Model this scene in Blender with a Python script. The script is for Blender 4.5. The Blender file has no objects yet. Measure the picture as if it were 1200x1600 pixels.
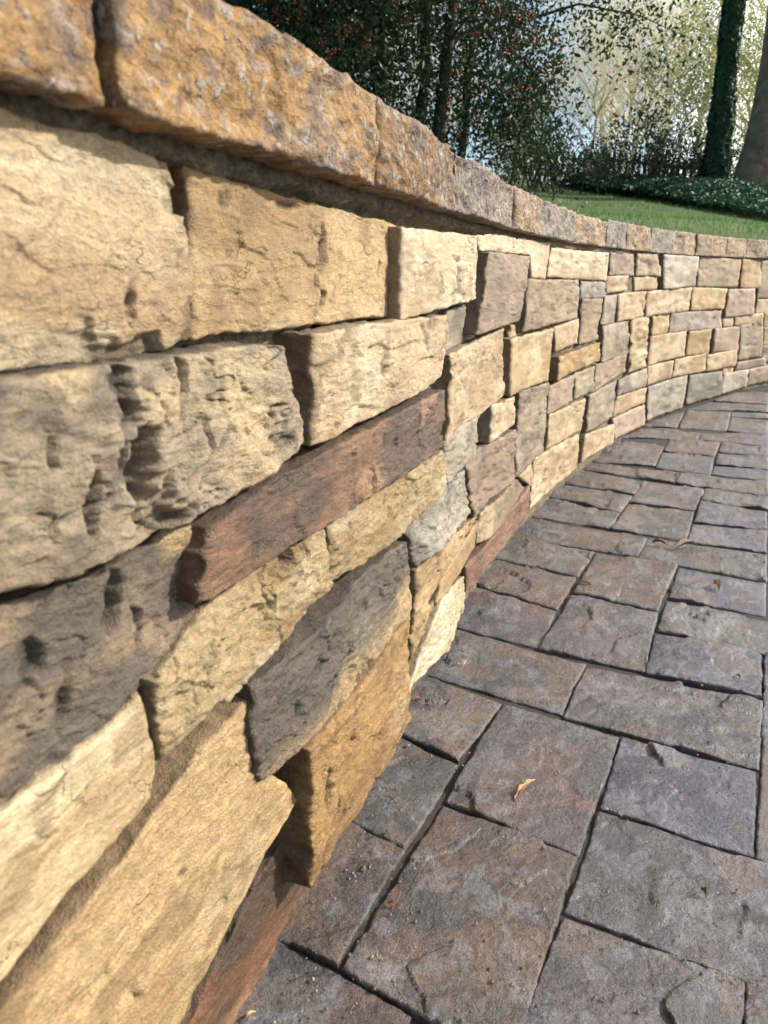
import bpy, math, random
import numpy as np
from mathutils import Vector
R_ = math.radians
random.seed(7)
scene = bpy.context.scene
COL = scene.collection

# ------------------------------------------------------------------ camera, sky, sun, exposure
cam = bpy.data.objects.new('camera', bpy.data.cameras.new('camera'))
COL.objects.link(cam)
cam.location = (0, 0, 0.60)
cam.rotation_euler = (R_(90 - 17.498), 0, 0)
cam.data.sensor_fit = 'VERTICAL'; cam.data.sensor_height = 36; cam.data.sensor_width = 27
cam.data.lens = 26.55
cam.data.clip_start = 0.02; cam.data.clip_end = 2000
cam.data.dof.use_dof = True; cam.data.dof.focus_distance = 1.15; cam.data.dof.aperture_fstop = 12
scene.camera = cam

SUN_EL, SUN_AZ = 31.0, 78.0           # azimuth clockwise from +Y
world = bpy.data.worlds.new('World'); scene.world = world; world.use_nodes = True
wn = world.node_tree.nodes; wl = world.node_tree.links; wn.clear()
wo = wn.new('ShaderNodeOutputWorld'); bg = wn.new('ShaderNodeBackground')
sky = wn.new('ShaderNodeTexSky'); sky.sky_type = 'NISHITA'; sky.sun_disc = False
sky.sun_elevation = R_(SUN_EL); sky.sun_rotation = R_(SUN_AZ); sky.air_density = 1.0; sky.dust_density = 1.5; sky.ozone_density = 1.6
tcw = wn.new('ShaderNodeTexCoord'); cn = wn.new('ShaderNodeTexNoise'); cn.inputs['Scale'].default_value = 2.6; cn.inputs['Detail'].default_value = 6; cn.inputs['Distortion'].default_value = .4
dp = wn.new('ShaderNodeVectorMath'); dp.operation = 'DOT_PRODUCT'; dp.inputs[1].default_value = (math.sin(R_(SUN_AZ)), math.cos(R_(SUN_AZ)), .1)   # thin cloud thickens towards the sun
ad = wn.new('ShaderNodeMath'); ad.operation = 'MULTIPLY_ADD'; ad.inputs[1].default_value = 1.2
hf = wn.new('ShaderNodeMath'); hf.operation = 'MULTIPLY'; hf.inputs[1].default_value = .5; wl.new(ad.outputs[0], hf.inputs[0])
rp = wn.new('ShaderNodeValToRGB'); rp.color_ramp.elements[0].position = .53; rp.color_ramp.elements[1].position = .60
mxw = wn.new('ShaderNodeMix'); mxw.data_type = 'RGBA'; mxw.inputs[7].default_value = (13, 12.8, 12.4, 1)
wl.new(tcw.outputs['Generated'], cn.inputs['Vector']); wl.new(tcw.outputs['Generated'], dp.inputs[0]); wl.new(dp.outputs['Value'], ad.inputs[0]); wl.new(cn.outputs['Fac'], ad.inputs[2])
wl.new(hf.outputs[0], rp.inputs[0]); wl.new(rp.outputs[0], mxw.inputs[0]); wl.new(sky.outputs[0], mxw.inputs[6])
wl.new(mxw.outputs[2], bg.inputs[0]); bg.inputs[1].default_value = 0.15
wl.new(bg.outputs[0], wo.inputs[0])

sl = bpy.data.lights.new('sun', 'SUN'); sl.energy = 5.0; sl.angle = R_(0.53); sl.color = (1.0, 0.925, 0.81)
sun = bpy.data.objects.new('sun', sl); COL.objects.link(sun)
sdir = Vector((math.sin(R_(SUN_AZ)) * math.cos(R_(SUN_EL)), math.cos(R_(SUN_AZ)) * math.cos(R_(SUN_EL)), math.sin(R_(SUN_EL))))
sun.rotation_euler = sdir.to_track_quat('Z', 'Y').to_euler()
sun.location = sdir * 30
scene.view_settings.view_transform = 'Standard'; scene.view_settings.look = 'None'
scene.view_settings.gamma = 1; scene.view_settings.use_curve_mapping = False
scene.view_settings.exposure = 0.33
scene.render.engine = 'CYCLES'

# ------------------------------------------------------------------ noise
def _h(ix, iy, iz, seed):
    n = (ix * 73856093) ^ (iy * 19349663) ^ (iz * 83492791) ^ (seed * 2654435761 & 0x7fffffff)
    n = n & 0xffffffff
    n = ((n >> 16) ^ n) * 0x45d9f3b & 0xffffffff
    n = ((n >> 16) ^ n) * 0x45d9f3b & 0xffffffff
    n = (n >> 16) ^ n
    return (n & 0xffffff) / float(0xffffff)
def vn(x, y, z=0, seed=0):
    x, y, z = np.broadcast_arrays(np.asarray(x, float), np.asarray(y, float), np.asarray(z, float))
    fx, fy, fz = np.floor(x), np.floor(y), np.floor(z)
    ix, iy, iz = fx.astype(np.int64), fy.astype(np.int64), fz.astype(np.int64)
    u, v, w = x - fx, y - fy, z - fz
    u = u*u*u*(u*(u*6-15)+10); v = v*v*v*(v*(v*6-15)+10); w = w*w*w*(w*(w*6-15)+10)
    r = 0
    for a in (0, 1):
        for b in (0, 1):
            for c in (0, 1):
                r = r + _h(ix+a, iy+b, iz+c, seed) * (u if a else 1-u) * (v if b else 1-v) * (w if c else 1-w)
    return r * 2 - 1
def fbm(x, y, z=0, o=4, seed=0, g=.5):
    r = 0; a = 1; s = 0
    for k in range(o):
        r = r + a * vn(x * 2**k + 17.3*k, y * 2**k - 9.1*k, np.asarray(z, float) * 2**k, seed + k); s += a; a *= g
    return r / s * 1.5
def facets(x, y, seed, sx, sy, slope, amp):
    # split-rock planes: each jittered cell carries its own tilted plane
    X, Y = x/sx, y/sy; ix, iy = np.floor(X).astype(np.int64), np.floor(Y).astype(np.int64)
    best = np.full(np.shape(X), 1e9); hh = np.zeros(np.shape(X)); z = np.zeros_like(ix)
    for a in (-1, 0, 1):
        for b in (-1, 0, 1):
            cx, cy = ix+a, iy+b; px = cx + _h(cx, cy, z, seed); py = cy + _h(cx, cy, z, seed+1); dx, dy = X-px, Y-py
            d = dx*dx + dy*dy; v = amp*(_h(cx, cy, z, seed+2)*2-1) + slope*(dx*sx*(_h(cx, cy, z, seed+3)*2-1) + dy*sy*(_h(cx, cy, z, seed+4)*2-1))*2
            m = d < best; hh = np.where(m, v, hh); best = np.where(m, d, best)
    return hh
def sst(a, b, x):
    t = np.clip((x - a) / (b - a), 0, 1); return t*t*(3-2*t)

# ------------------------------------------------------------------ objects and materials
def put(name, me, mat=None, parent=None, loc=None):
    o = bpy.data.objects.new(name, me); COL.objects.link(o)
    if mat is not None and me is not None and len(me.materials) == 0: me.materials.append(mat)
    if parent is not None: o.parent = parent
    if loc is not None: o.location = loc
    return o
def tag(o, label=None, cat=None, group=None, kind=None):
    for k, v in (('label', label), ('category', cat), ('group', group), ('kind', kind)):
        if v: o[k] = v
    return o
def thing(name, loc, label, cat, group=None):
    return tag(put(name, None, loc=loc), label, cat, group)
def mesh(name, V, F, smooth=True, col=None, attr=None):
    me = bpy.data.meshes.new(name)
    V = np.asarray(V, dtype=np.float32)
    if isinstance(F, np.ndarray):
        n, k = F.shape
        me.vertices.add(len(V)); me.vertices.foreach_set('co', V.ravel())
        me.loops.add(n*k); me.loops.foreach_set('vertex_index', F.astype(np.int32).ravel())
        me.polygons.add(n); me.polygons.foreach_set('loop_start', np.arange(0, n*k, k, dtype=np.int32))
        me.polygons.foreach_set('loop_total', np.full(n, k, dtype=np.int32))
        me.update(calc_edges=True)
    else:
        me.from_pydata([tuple(map(float, v)) for v in V], [], F)
    if smooth: me.polygons.foreach_set('use_smooth', [True]*len(me.polygons))
    if col is not None:
        a = me.color_attributes.new('tint', 'FLOAT_COLOR', 'POINT')
        c4 = np.ones((len(V), 4), dtype=np.float32); c4[:, :3] = col
        a.data.foreach_set('color', c4.ravel())
    if attr is not None:
        a = me.attributes.new('rest', 'FLOAT_VECTOR', 'POINT')
        a.data.foreach_set('vector', np.asarray(attr, dtype=np.float32).ravel())
    me.validate()
    return me

class NT:
    def __init__(s, name):
        s.m = bpy.data.materials.new(name); s.m.use_nodes = True
        s.n = s.m.node_tree.nodes; s.l = s.m.node_tree.links
        s.b = s.n['Principled BSDF']
    def node(s, t, **k):
        x = s.n.new(t)
        for a, v in k.items(): setattr(x, a, v)
        return x
    def noise(s, vec, scale, detail=4, rough=.55, dist=0):
        x = s.node('ShaderNodeTexNoise'); x.inputs['Scale'].default_value = scale; x.inputs['Detail'].default_value = detail
        x.inputs['Roughness'].default_value = rough; x.inputs['Distortion'].default_value = dist
        if vec: s.l.new(vec, x.inputs['Vector'])
        return x.outputs['Fac']
    def ramp(s, fac, stops):
        x = s.node('ShaderNodeValToRGB'); e = x.color_ramp.elements
        while len(e) < len(stops): e.new(.5)
        for i, (p, c) in enumerate(stops):
            e[i].position = p; e[i].color = (c, c, c, 1) if isinstance(c, (int, float)) else (*c, 1)
        s.l.new(fac, x.inputs[0]); return x.outputs[0]
    def mix(s, f, a, b, mode='MIX'):
        x = s.node('ShaderNodeMix', data_type='RGBA', blend_type=mode)
        for i, v in ((0, f), (6, a), (7, b)):
            if hasattr(v, 'is_output'): s.l.new(v, x.inputs[i])
            elif isinstance(v, (int, float)): x.inputs[i].default_value = v if i == 0 else (v, v, v, 1)
            else: x.inputs[i].default_value = (*v, 1)
        return x.outputs[2]
    def math(s, op, a, b=0.):
        x = s.node('ShaderNodeMath', operation=op)
        for i, v in ((0, a), (1, b)):
            if hasattr(v, 'is_output'): s.l.new(v, x.inputs[i])
            else: x.inputs[i].default_value = v
        return x.outputs[0]
    def bump(s, h, dist, strength=1., prev=None):
        x = s.node('ShaderNodeBump'); x.inputs['Distance'].default_value = dist; x.inputs['Strength'].default_value = strength
        s.l.new(h, x.inputs['Height'])
        if prev: s.l.new(prev, x.inputs['Normal'])
        return x.outputs[0]
    def attr(s, name):
        x = s.node('ShaderNodeAttribute', attribute_name=name); return x
    def coord(s, which='Object'):
        return s.node('ShaderNodeTexCoord').outputs[which]
    def scale(s, vec, sc):
        x = s.node('ShaderNodeMapping'); x.inputs['Scale'].default_value = sc; s.l.new(vec, x.inputs['Vector']); return x.outputs[0]
    def done(s, col=None, rough=None, normal=None, spec=None):
        for k, v in (('Base Color', col), ('Roughness', rough), ('Normal', normal), ('Specular IOR Level', spec)):
            if v is None: continue
            if hasattr(v, 'is_output'): s.l.new(v, s.b.inputs[k])
            elif isinstance(v, (int, float)): s.b.inputs[k].default_value = v
            else: s.b.inputs[k].default_value = (*v, 1)
        return s.m

def mat_stone(name, rlo, rhi, bump1, grain, spec=.5):
    t = NT(name)
    v = t.attr('rest').outputs['Vector']; c = t.attr('tint').outputs['Color']
    n1 = t.noise(v, 900, 3, .6); n2 = t.noise(v, 260, 5, .68, 0); n3 = t.noise(t.scale(v, (1, 2.6, 1)), 70, 5, .65, 0)
    vor = t.node('ShaderNodeTexVoronoi', feature='DISTANCE_TO_EDGE'); vor.inputs['Scale'].default_value = 34
    wv = t.node('ShaderNodeVectorMath', operation='ADD'); wn_ = t.node('ShaderNodeTexNoise'); wn_.inputs['Scale'].default_value = 40; wn_.inputs['Detail'].default_value = 4
    t.l.new(v, wn_.inputs['Vector']); sc = t.node('ShaderNodeVectorMath', operation='SCALE'); sc.inputs['Scale'].default_value = .06
    t.l.new(wn_.outputs['Color'], sc.inputs[0]); t.l.new(v, wv.inputs[0]); t.l.new(sc.outputs[0], wv.inputs[1]); t.l.new(t.scale(wv.outputs[0], (1.5, .62, 1)), vor.inputs['Vector'])
    msk = t.ramp(t.noise(v, 30, 3), [(.56, 0.), (.66, 1.)])
    line = t.math('MULTIPLY', t.ramp(vor.outputs[0], [(.0, 1.), (.018, 0.)]), msk)
    fine = t.ramp(n1, [(.25, .66), (.75, 1.28)])
    mid = t.ramp(n2, [(.3, .70), (.70, 1.22)])
    c1 = t.mix(1., c, fine, 'MULTIPLY'); c2 = t.mix(1., c1, mid, 'MULTIPLY')
    c3 = t.mix(t.math('MULTIPLY', line, .7), c2, (.09, .05, .025))
    pit = t.ramp(t.noise(v, 420, 2), [(.17, 1.), (.26, 0.)])
    c4 = t.mix(t.math('MULTIPLY', pit, .6), c3, (.07, .045, .025))
    nb = t.bump(n3, .0012*bump1); nb = t.bump(n2, .0026*bump1, 1, nb); nb = t.bump(n1, .0018*grain, 1, nb)
    inv = t.math('SUBTRACT', 1., t.math('MAXIMUM', line, pit)); nb = t.bump(inv, .0015, 1, nb)
    return t.done(c4, t.ramp(n2, [(.3, rlo), (.7, rhi)]), nb, spec)
M_STONE = mat_stone('weathered ledge stone', .42, .72, .75, 1.1)
M_SMOOTH = mat_stone('smooth sealed stone', .34, .6, .3, .5, .5)
M_GLOSS = mat_stone('sealed rough stone', .28, .5, 1.25, 1.2, .6)

def mat_cap():
    t = NT('rock faced cap'); v = t.attr('rest').outputs['Vector']; c = t.attr('tint').outputs['Color']
    n1 = t.noise(v, 800, 3, .65); n2 = t.noise(v, 170, 5, .65); vs = t.scale(v, (1.4, .6, 1))
    sp = t.node('ShaderNodeTexVoronoi'); sp.inputs['Scale'].default_value = 230; t.l.new(v, sp.inputs['Vector'])
    fl = t.ramp(t.noise(vs, 130, 3, .5), [(.60, 0.), (.66, 1.)])
    dk = t.ramp(t.noise(vs, 95, 4, .6), [(.55, 0.), (.64, 1.)])
    c1 = t.mix(1., c, t.ramp(n1, [(.2, .6), (.8, 1.35)]), 'MULTIPLY')
    c1 = t.mix(1., c1, t.ramp(n2, [(.25, .65), (.75, 1.3)]), 'MULTIPLY')
    c2 = t.mix(t.math('MULTIPLY', dk, .6), c1, (.12, .09, .095))
    c3 = t.mix(t.math('MULTIPLY', fl, .75), c2, (.55, .5, .46))
    nb = t.bump(n2, .009); nb = t.bump(sp.outputs[0], .003, 1, nb); nb = t.bump(n1, .003, 1, nb); nb = t.bump(fl, .0015, 1, nb)
    return t.done(c3, .6, nb, .45)
M_CAP = mat_cap()
def mat_mortar():
    t = NT('sandy mortar'); v = t.attr('rest').outputs['Vector']
    n1 = t.noise(v, 700, 3, .7); n2 = t.noise(v, 200, 5, .7); n3 = t.noise(v, 30, 3)
    c = t.ramp(n2, [(.25, (.11, .09, .06)), (.5, (.28, .235, .165)), (.75, (.46, .40, .30))])
    c = t.mix(1., c, t.ramp(n3, [(.3, .65), (.7, 1.1)]), 'MULTIPLY')
    nb = t.bump(n2, .006); nb = t.bump(n1, .0025, 1, nb)
    return t.done(c, .9, nb, .2)
M_MORTAR = mat_mortar()
def mat_paver():
    t = NT('stamped slate concrete'); v = t.attr('rest').outputs['Vector']; c = t.attr('tint').outputs['Color']
    n1 = t.noise(v, 650, 3, .7); n2 = t.noise(v, 170, 5, .65); n3 = t.noise(v, 32, 5, .6, .4)
    c1 = t.mix(1., c, t.ramp(n1, [(.28, .45), (.72, 1.55)]), 'MULTIPLY')
    c1 = t.mix(1., c1, t.ramp(n2, [(.28, .55), (.72, 1.45)]), 'MULTIPLY')
    rs = t.ramp(t.noise(v, 24, 4, .6), [(.64, 0.), (.72, 1.)])
    c2 = t.mix(t.math('MULTIPLY', rs, .55), c1, (.24, .085, .04))
    gr = t.ramp(t.noise(v, 900, 1), [(.70, 0.), (.75, 1.)])
    c3 = t.mix(t.math('MULTIPLY', gr, .5), c2, (.42, .38, .34))
    nb = t.bump(n3, .006); nb = t.bump(n2, .0045, 1, nb); nb = t.bump(n1, .0024, 1, nb)
    t.b.inputs['Coat Weight'].default_value = .35; t.b.inputs['Coat Roughness'].default_value = .22; t.l.new(t.bump(n3, .006, 1, t.bump(n2, .003)), t.b.inputs['Coat Normal'])
    return t.done(c3, t.ramp(n3, [(.3, .24), (.7, .46)]), nb, .8)
M_PAVER = mat_paver()
def mat_joint():
    t = NT('dark joint sand'); v = t.coord('Object')
    n1 = t.noise(v, 600, 3, .7); n2 = t.noise(v, 60, 4)
    c = t.ramp(n1, [(.3, (.018, .018, .018)), (.7, (.10, .092, .085))])
    return t.done(c, .8, t.bump(n1, .003), .3)
M_JOINT = mat_joint()
def plain(name, c1, c2, sc, rough=.7, spec=.4, bump=0., trans=0., detail=4, coord='Object'):
    t = NT(name); v = t.coord(coord); n = t.noise(v, sc, detail)
    c = t.ramp(n, [(.3, c1), (.7, c2)])
    m = t.done(c, rough, t.bump(n, bump) if bump else None, spec)
    if trans:
        tr = t.node('ShaderNodeBsdfTranslucent'); mx = t.node('ShaderNodeMixShader'); mx.inputs[0].default_value = trans
        t.l.new(c, tr.inputs[0]); t.l.new(t.b.outputs[0], mx.inputs[1]); t.l.new(tr.outputs[0], mx.inputs[2])
        t.l.new(mx.outputs[0], t.n['Material Output'].inputs['Surface'])
    return m

# ------------------------------------------------------------------ the wall's plan curve
CURVE=[(-0.5,-0.55),(-0.4733,-0.4738),(-0.4467,-0.3975),(-0.42,-0.3213),(-0.3933,-0.245),(-0.3666,-0.1688),(-0.3399,-0.0925),(-0.3132,-0.0163),(-0.2865,0.06),(-0.2598,0.1362),(-0.233,0.2124),(-0.206,0.2885),(-0.1788,0.3646),(-0.1511,0.4405),(-0.1231,0.5162),(-0.0953,0.5921),(-0.0684,0.6682),(-0.0423,0.7447),(-0.0169,0.8214),(0.0083,0.8981),(0.0335,0.9749),(0.0588,1.0516),(0.0841,1.1283),(0.1094,1.205),(0.1352,1.2816),(0.1623,1.3577),(0.1906,1.4333),(0.2198,1.5087),(0.2497,1.5837),(0.2802,1.6585),(0.3115,1.733),(0.3437,1.8071),(0.3767,1.8808),(0.4107,1.9541),(0.4456,2.0269),(0.4814,2.0993),(0.518,2.1713),(0.5555,2.2428),(0.5938,2.314),(0.6325,2.3849),(0.6716,2.4556),(0.7109,2.5261),(0.7506,2.5965),(0.7905,2.6668),(0.8307,2.7368),(0.8714,2.8066),(0.9126,2.8761),(0.9544,2.9452),(0.9968,3.014),(1.0401,3.0822),(1.0842,3.1498),(1.1294,3.2168),(1.1758,3.2829),(1.2234,3.3482),(1.2722,3.4125),(1.3222,3.476),(1.3734,3.5385),(1.4257,3.6),(1.479,3.6607),(1.5332,3.7206),(1.5881,3.7799),(1.6435,3.8386),(1.6996,3.8968),(1.7563,3.9543),(1.8136,4.0112),(1.8717,4.0674),(1.9305,4.1228),(1.99,4.1774),(2.0503,4.2312),(2.1113,4.2841),(2.1732,4.336),(2.2357,4.3871),(2.2989,4.4375),(2.3626,4.4872),(2.4269,4.5361),(2.4917,4.5843),(2.5571,4.6317),(2.623,4.6784),(2.6896,4.7241),(2.7568,4.769),(2.8246,4.8129),(2.8931,4.8558),(2.9621,4.8977),(3.0318,4.9386),(3.102,4.9786),(3.1726,5.0177),(3.2438,5.056),(3.3153,5.0935),(3.3872,5.1303),(3.4595,5.1664),(3.5321,5.2017),(3.6051,5.2363),(3.6785,5.27),(3.7523,5.3029),(3.8265,5.3348),(3.9011,5.3659),(3.976,5.3961),(4.0513,5.4254),(4.127,5.4536),(4.203,5.4808),(4.2795,5.5069),(4.3562,5.5321),(4.4333,5.5562),(4.5107,5.5794),(4.5884,5.6017),(4.6663,5.623),(4.7444,5.6435),(4.8227,5.6632),(4.9013,5.682),(4.98,5.7),(5.059,5.7173),(5.138,5.7339),(5.2172,5.7497),(5.2966,5.7649),(5.376,5.7794),(5.4556,5.7932),(5.5353,5.8066),(5.6151,5.8193),(5.6949,5.8314),(5.7749,5.8431),(5.8549,5.8542),(5.935,5.8647),(6.0151,5.8747),(6.0953,5.8841),(6.1756,5.893),(6.256,5.9013),(6.3364,5.909),(6.4169,5.9162),(6.4974,5.9228),(6.5779,5.9289),(6.6585,5.9345),(6.7391,5.9397),(6.8198,5.9443),(6.9004,5.9486),(6.9811,5.9524),(7.0618,5.9559),(7.1425,5.9591),(7.2233,5.9619),(7.304,5.9645),(7.3848,5.9668),(7.4655,5.9689),(7.5463,5.9709),(7.627,5.9726),(7.7078,5.9743),(7.7886,5.9758),(7.8693,5.9773),(7.9501,5.9787),(8.0309,5.9801),(8.1116,5.9814),(8.1924,5.9828),(8.2732,5.9842),(8.3539,5.9857),(8.4347,5.9872),(8.5155,5.9888),(8.5962,5.9905),(8.677,5.9923),(8.7577,5.9942),(8.8385,5.9961),(8.9192,5.998),(9.0,6.0)]
CURVE_L=12.843966578792912
CU = np.array(CURVE); CS = np.linspace(0, CURVE_L, len(CU))
TX = np.gradient(CU[:, 0], CS); TY = np.gradient(CU[:, 1], CS); _l = np.hypot(TX, TY); TX /= _l; TY /= _l
def wall(s, z, d):
    s = np.asarray(s, float)
    x = np.interp(s, CS, CU[:, 0]); y = np.interp(s, CS, CU[:, 1]); tx = np.interp(s, CS, TX); ty = np.interp(s, CS, TY)
    # beyond the ends the wall runs on straight
    e = np.maximum(s - CURVE_L, 0) + np.minimum(s, 0)
    return np.stack([x + tx*e + ty*d, y + ty*e - tx*d, z + 0*s], -1)

# ------------------------------------------------------------------ one block: rough front patch, rounded arris, rough sides
PAL = {  # base, second, accent
 'cream': ((.52,.39,.235), (.36,.24,.125), (.60,.51,.35)),
 'palecream': ((.51,.405,.26), (.40,.29,.165), (.62,.54,.385)),
 'smoothcream': ((.46,.345,.19), (.34,.235,.115), (.55,.46,.30)),
 'glosscream': ((.50,.375,.20), (.36,.235,.095), (.60,.51,.34)),
 'shadecream': ((.46,.355,.2), (.25,.19,.13), (.5,.4,.25)),
 'roughcream': ((.54,.42,.25), (.35,.22,.11), (.62,.54,.4)),
 'tan': ((.50,.345,.17), (.34,.22,.10), (.53,.42,.25)),
 'ochretan': ((.40,.27,.12), (.30,.17,.08), (.48,.36,.2)),
 'ochre': ((.42,.28,.11), (.31,.20,.09), (.48,.37,.2)),
 'richochre': ((.44,.26,.09), (.30,.165,.06), (.54,.39,.19)),
 'greycream': ((.46,.40,.31), (.33,.27,.2), (.54,.48,.38)),
 'greytan': ((.32,.26,.17), (.22,.18,.13), (.4,.33,.23)),
 'grey': ((.36,.31,.235), (.18,.16,.135), (.44,.39,.3)),
 'bluegrey': ((.31,.27,.22), (.15,.14,.13), (.4,.36,.31)),
 'darkgrey': ((.24,.215,.17), (.15,.135,.11), (.32,.28,.21)),
 'whitegrey': ((.44,.39,.31), (.22,.19,.15), (.56,.5,.4)),
 'greybrown': ((.36,.285,.195), (.2,.155,.115), (.38,.3,.2)),
 'brown': ((.36,.26,.165), (.25,.18,.115), (.44,.33,.21)),
 'mauve': ((.34,.245,.17), (.24,.17,.125), (.42,.31,.215)),
 'mauvegrey': ((.40,.32,.24), (.26,.21,.18), (.44,.36,.28)),
 'pink': ((.44,.325,.24), (.36,.25,.185), (.50,.40,.295)),
 'pinktan': ((.40,.29,.20), (.29,.21,.155), (.48,.36,.24)),
 'russet': ((.27,.145,.08), (.13,.08,.055), (.42,.25,.14)),
 'red': ((.28,.14,.085), (.20,.10,.065), (.34,.21,.14)),
 'redbrown': ((.25,.115,.055), (.10,.06,.035), (.36,.2,.1)),
 'slate': ((.22,.18,.13), (.12,.10,.075), (.44,.31,.16)),
 'roughgrey': ((.33,.26,.175), (.12,.10,.085), (.50,.38,.22)),
 'brownmottle': ((.36,.255,.15), (.13,.105,.08), (.50,.36,.18)),
}
GLOSS = {'glosscream', 'slate', 'russet', 'richochre', 'ochretan', 'redbrown', 'red', 'whitegrey'}
SMOOTH = {'smoothcream', 'palecream'}
def resamp(P, n):
    P = np.asarray(P, float); L = np.r_[0, np.cumsum(np.hypot(*np.diff(P, axis=0).T))]
    t = np.linspace(0, L[-1], n); return np.stack([np.interp(t, L, P[:, 0]), np.interp(t, L, P[:, 1])], -1)
def coons(T, B, L, Rr, nu, nv):
    T, B, L, Rr = resamp(T, nu), resamp(B, nu), resamp(L, nv), resamp(Rr, nv)
    u = np.linspace(0, 1, nu)[None, :, None]; v = np.linspace(0, 1, nv)[:, None, None]
    return (1-v)*T[None] + v*B[None] + (1-u)*L[:, None] + u*Rr[:, None] - ((1-u)*(1-v)*T[0] + u*(1-v)*T[-1] + (1-u)*v*B[0] + u*v*B[-1])
def gridfaces(nu, nv, off=0):
    a = (np.arange(nv-1)[:, None]*nu + np.arange(nu-1)[None]).ravel() + off
    return np.stack([a, a+nu, a+nu+1, a+1], -1)
def block(G, surf, d, depth, seed, rel=1., crack=1., edge=1., vert=0, inset=-.0007, rings=7, dfun=None, kind='stone', amp=1., chips=()):
    """G: (nv,nu,2) patch of surface coordinates; surf(a,b,height)->xyz. Returns V, F, rest coordinates, grid fields."""
    nv, nu, _ = G.shape
    a, b = G[..., 0].copy(), G[..., 1].copy()
    # low frequency wander of the outline
    wa = fbm(a*22, b*22, 1.3, 3, seed)*.0015*edge + fbm(a*110, b*110, 2.2, 2, seed+3)*.0008
    wb = fbm(a*22, b*22, 7.7, 3, seed+9)*.0015*edge + fbm(a*110, b*110, 5.2, 2, seed+5)*.0008
    # distance (metres) to the outline on the patch
    def cum(x): return np.concatenate([np.zeros_like(x[:, :1]), np.cumsum(x, 1)], 1)
    du = np.hypot(np.diff(a, axis=1), np.diff(b, axis=1)); cu = cum(du); eu = np.minimum(cu, cu[:, -1:] - cu)
    dv = np.hypot(np.diff(a, axis=0), np.diff(b, axis=0)); cv = cum(dv.T).T; ev = np.minimum(cv, cv[-1:] - cv)
    ca, cb = a.mean(), b.mean()
    e = np.minimum(eu, ev)
    wid = cu[:, -1].mean(); hei = cv[-1].mean()
    ins = min(inset, hei*.1); k = (1 - 2*ins/max(hei, .01)); ku = (1 - 2*ins/max(wid, .01))
    a += wa; b += wb
    if kind == 'cap':
        b += (1 - sst(0, .022, cv))*(.0026*fbm(a*38, 0*a, 3, 4, seed+90) + .0014)
    a_true = a; fs_ = 1. if kind == 'paver' else .55; a = a*fs_     # grain runs along the courses
    h = np.zeros_like(a)
    if kind == 'stone':
        h += .0030*rel*fbm(a*13, b*17, 0, 3, seed+20)*min(1, hei/.06)
        h += .0005*rel*fbm(a*45, b*62, 0, 4, seed+30)
        # flaked layers: terraces
        q = fbm(a*(16 if vert else 9), b*(10 if vert else 26), 3, 4, seed+40)*2.2
        f = q - np.floor(q); h += .0017*rel*(np.floor(q) + sst(.88, 1., f))*.5
        if vert: h += .0030*rel*fbm(a*48, b*9, 2, 4, seed+44)
        wx, wy = a + .004*fbm(a*60, b*60, 1, 3, seed+41), b + .004*fbm(a*60, b*60, 2, 3, seed+42)
        h += rel*facets(wx, wy, seed+43, .022 if vert else .042, .040 if vert else .022, .06, .0006)
        h += rel*sst(0., .45, fbm(a*14, b*18, 4, 2, seed+52))*facets(wx, wy, seed+53, .012, .007, .12, .0003)
        h += .0011*rel*fbm(a*190, b*220, 0, 3, seed+50)
        # cracks
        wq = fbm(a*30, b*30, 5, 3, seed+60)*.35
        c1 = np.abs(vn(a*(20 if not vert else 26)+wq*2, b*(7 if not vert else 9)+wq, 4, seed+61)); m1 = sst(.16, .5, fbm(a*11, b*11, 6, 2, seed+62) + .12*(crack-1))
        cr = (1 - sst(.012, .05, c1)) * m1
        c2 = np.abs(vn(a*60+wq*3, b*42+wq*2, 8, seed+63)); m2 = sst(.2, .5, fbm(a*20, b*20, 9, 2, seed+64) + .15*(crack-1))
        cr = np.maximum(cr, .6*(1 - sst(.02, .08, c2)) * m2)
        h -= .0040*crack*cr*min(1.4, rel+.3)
        # gouges and flaked-off scoops: steep on one flank, running out on the other
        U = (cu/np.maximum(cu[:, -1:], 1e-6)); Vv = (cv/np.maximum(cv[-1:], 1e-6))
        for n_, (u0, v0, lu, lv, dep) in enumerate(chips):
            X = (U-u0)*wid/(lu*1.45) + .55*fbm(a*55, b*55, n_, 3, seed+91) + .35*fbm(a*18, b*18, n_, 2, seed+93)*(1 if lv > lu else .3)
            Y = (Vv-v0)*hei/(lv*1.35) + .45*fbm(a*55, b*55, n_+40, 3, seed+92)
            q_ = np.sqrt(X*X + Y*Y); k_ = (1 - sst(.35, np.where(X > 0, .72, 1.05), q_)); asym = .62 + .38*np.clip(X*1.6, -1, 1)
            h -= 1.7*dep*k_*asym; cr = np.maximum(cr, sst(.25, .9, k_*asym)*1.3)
    elif kind == 'cap':
        h += .0055*rel*fbm(a*10, b*14, 0, 3, seed+20) + .0028*fbm(a*38, b*38, 0, 4, seed+30) + .0016*fbm(a*150, b*150, 0, 3, seed+50)
        q = fbm(a*14, b*6, 3, 3, seed+40)*2.; f = q - np.floor(q); h += .0035*(np.floor(q) + sst(.8, 1, f))
        cr = sst(.35, .6, fbm(a*45, b*45, 4, 3, seed+61)); h -= .0015*cr
    else:
        h += .0030*rel*fbm(a*7, b*7, 0, 3, seed+20) + .0016*rel*fbm(a*24, b*24, 0, 4, seed+30) + facets(a + .012*fbm(a*20, b*20, 1, 3, seed+41), b + .012*fbm(a*20, b*20, 2, 3, seed+42), seed+43, .09, .07, .035, .0008) + .0007*fbm(a*120, b*120, 0, 3, seed+50)
        q = fbm(a*6, b*9, 3, 4, seed+40)*2.4; f = q - np.floor(q); h += .0032*rel*(np.floor(q) + sst(.86, 1., f))*.6
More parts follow.
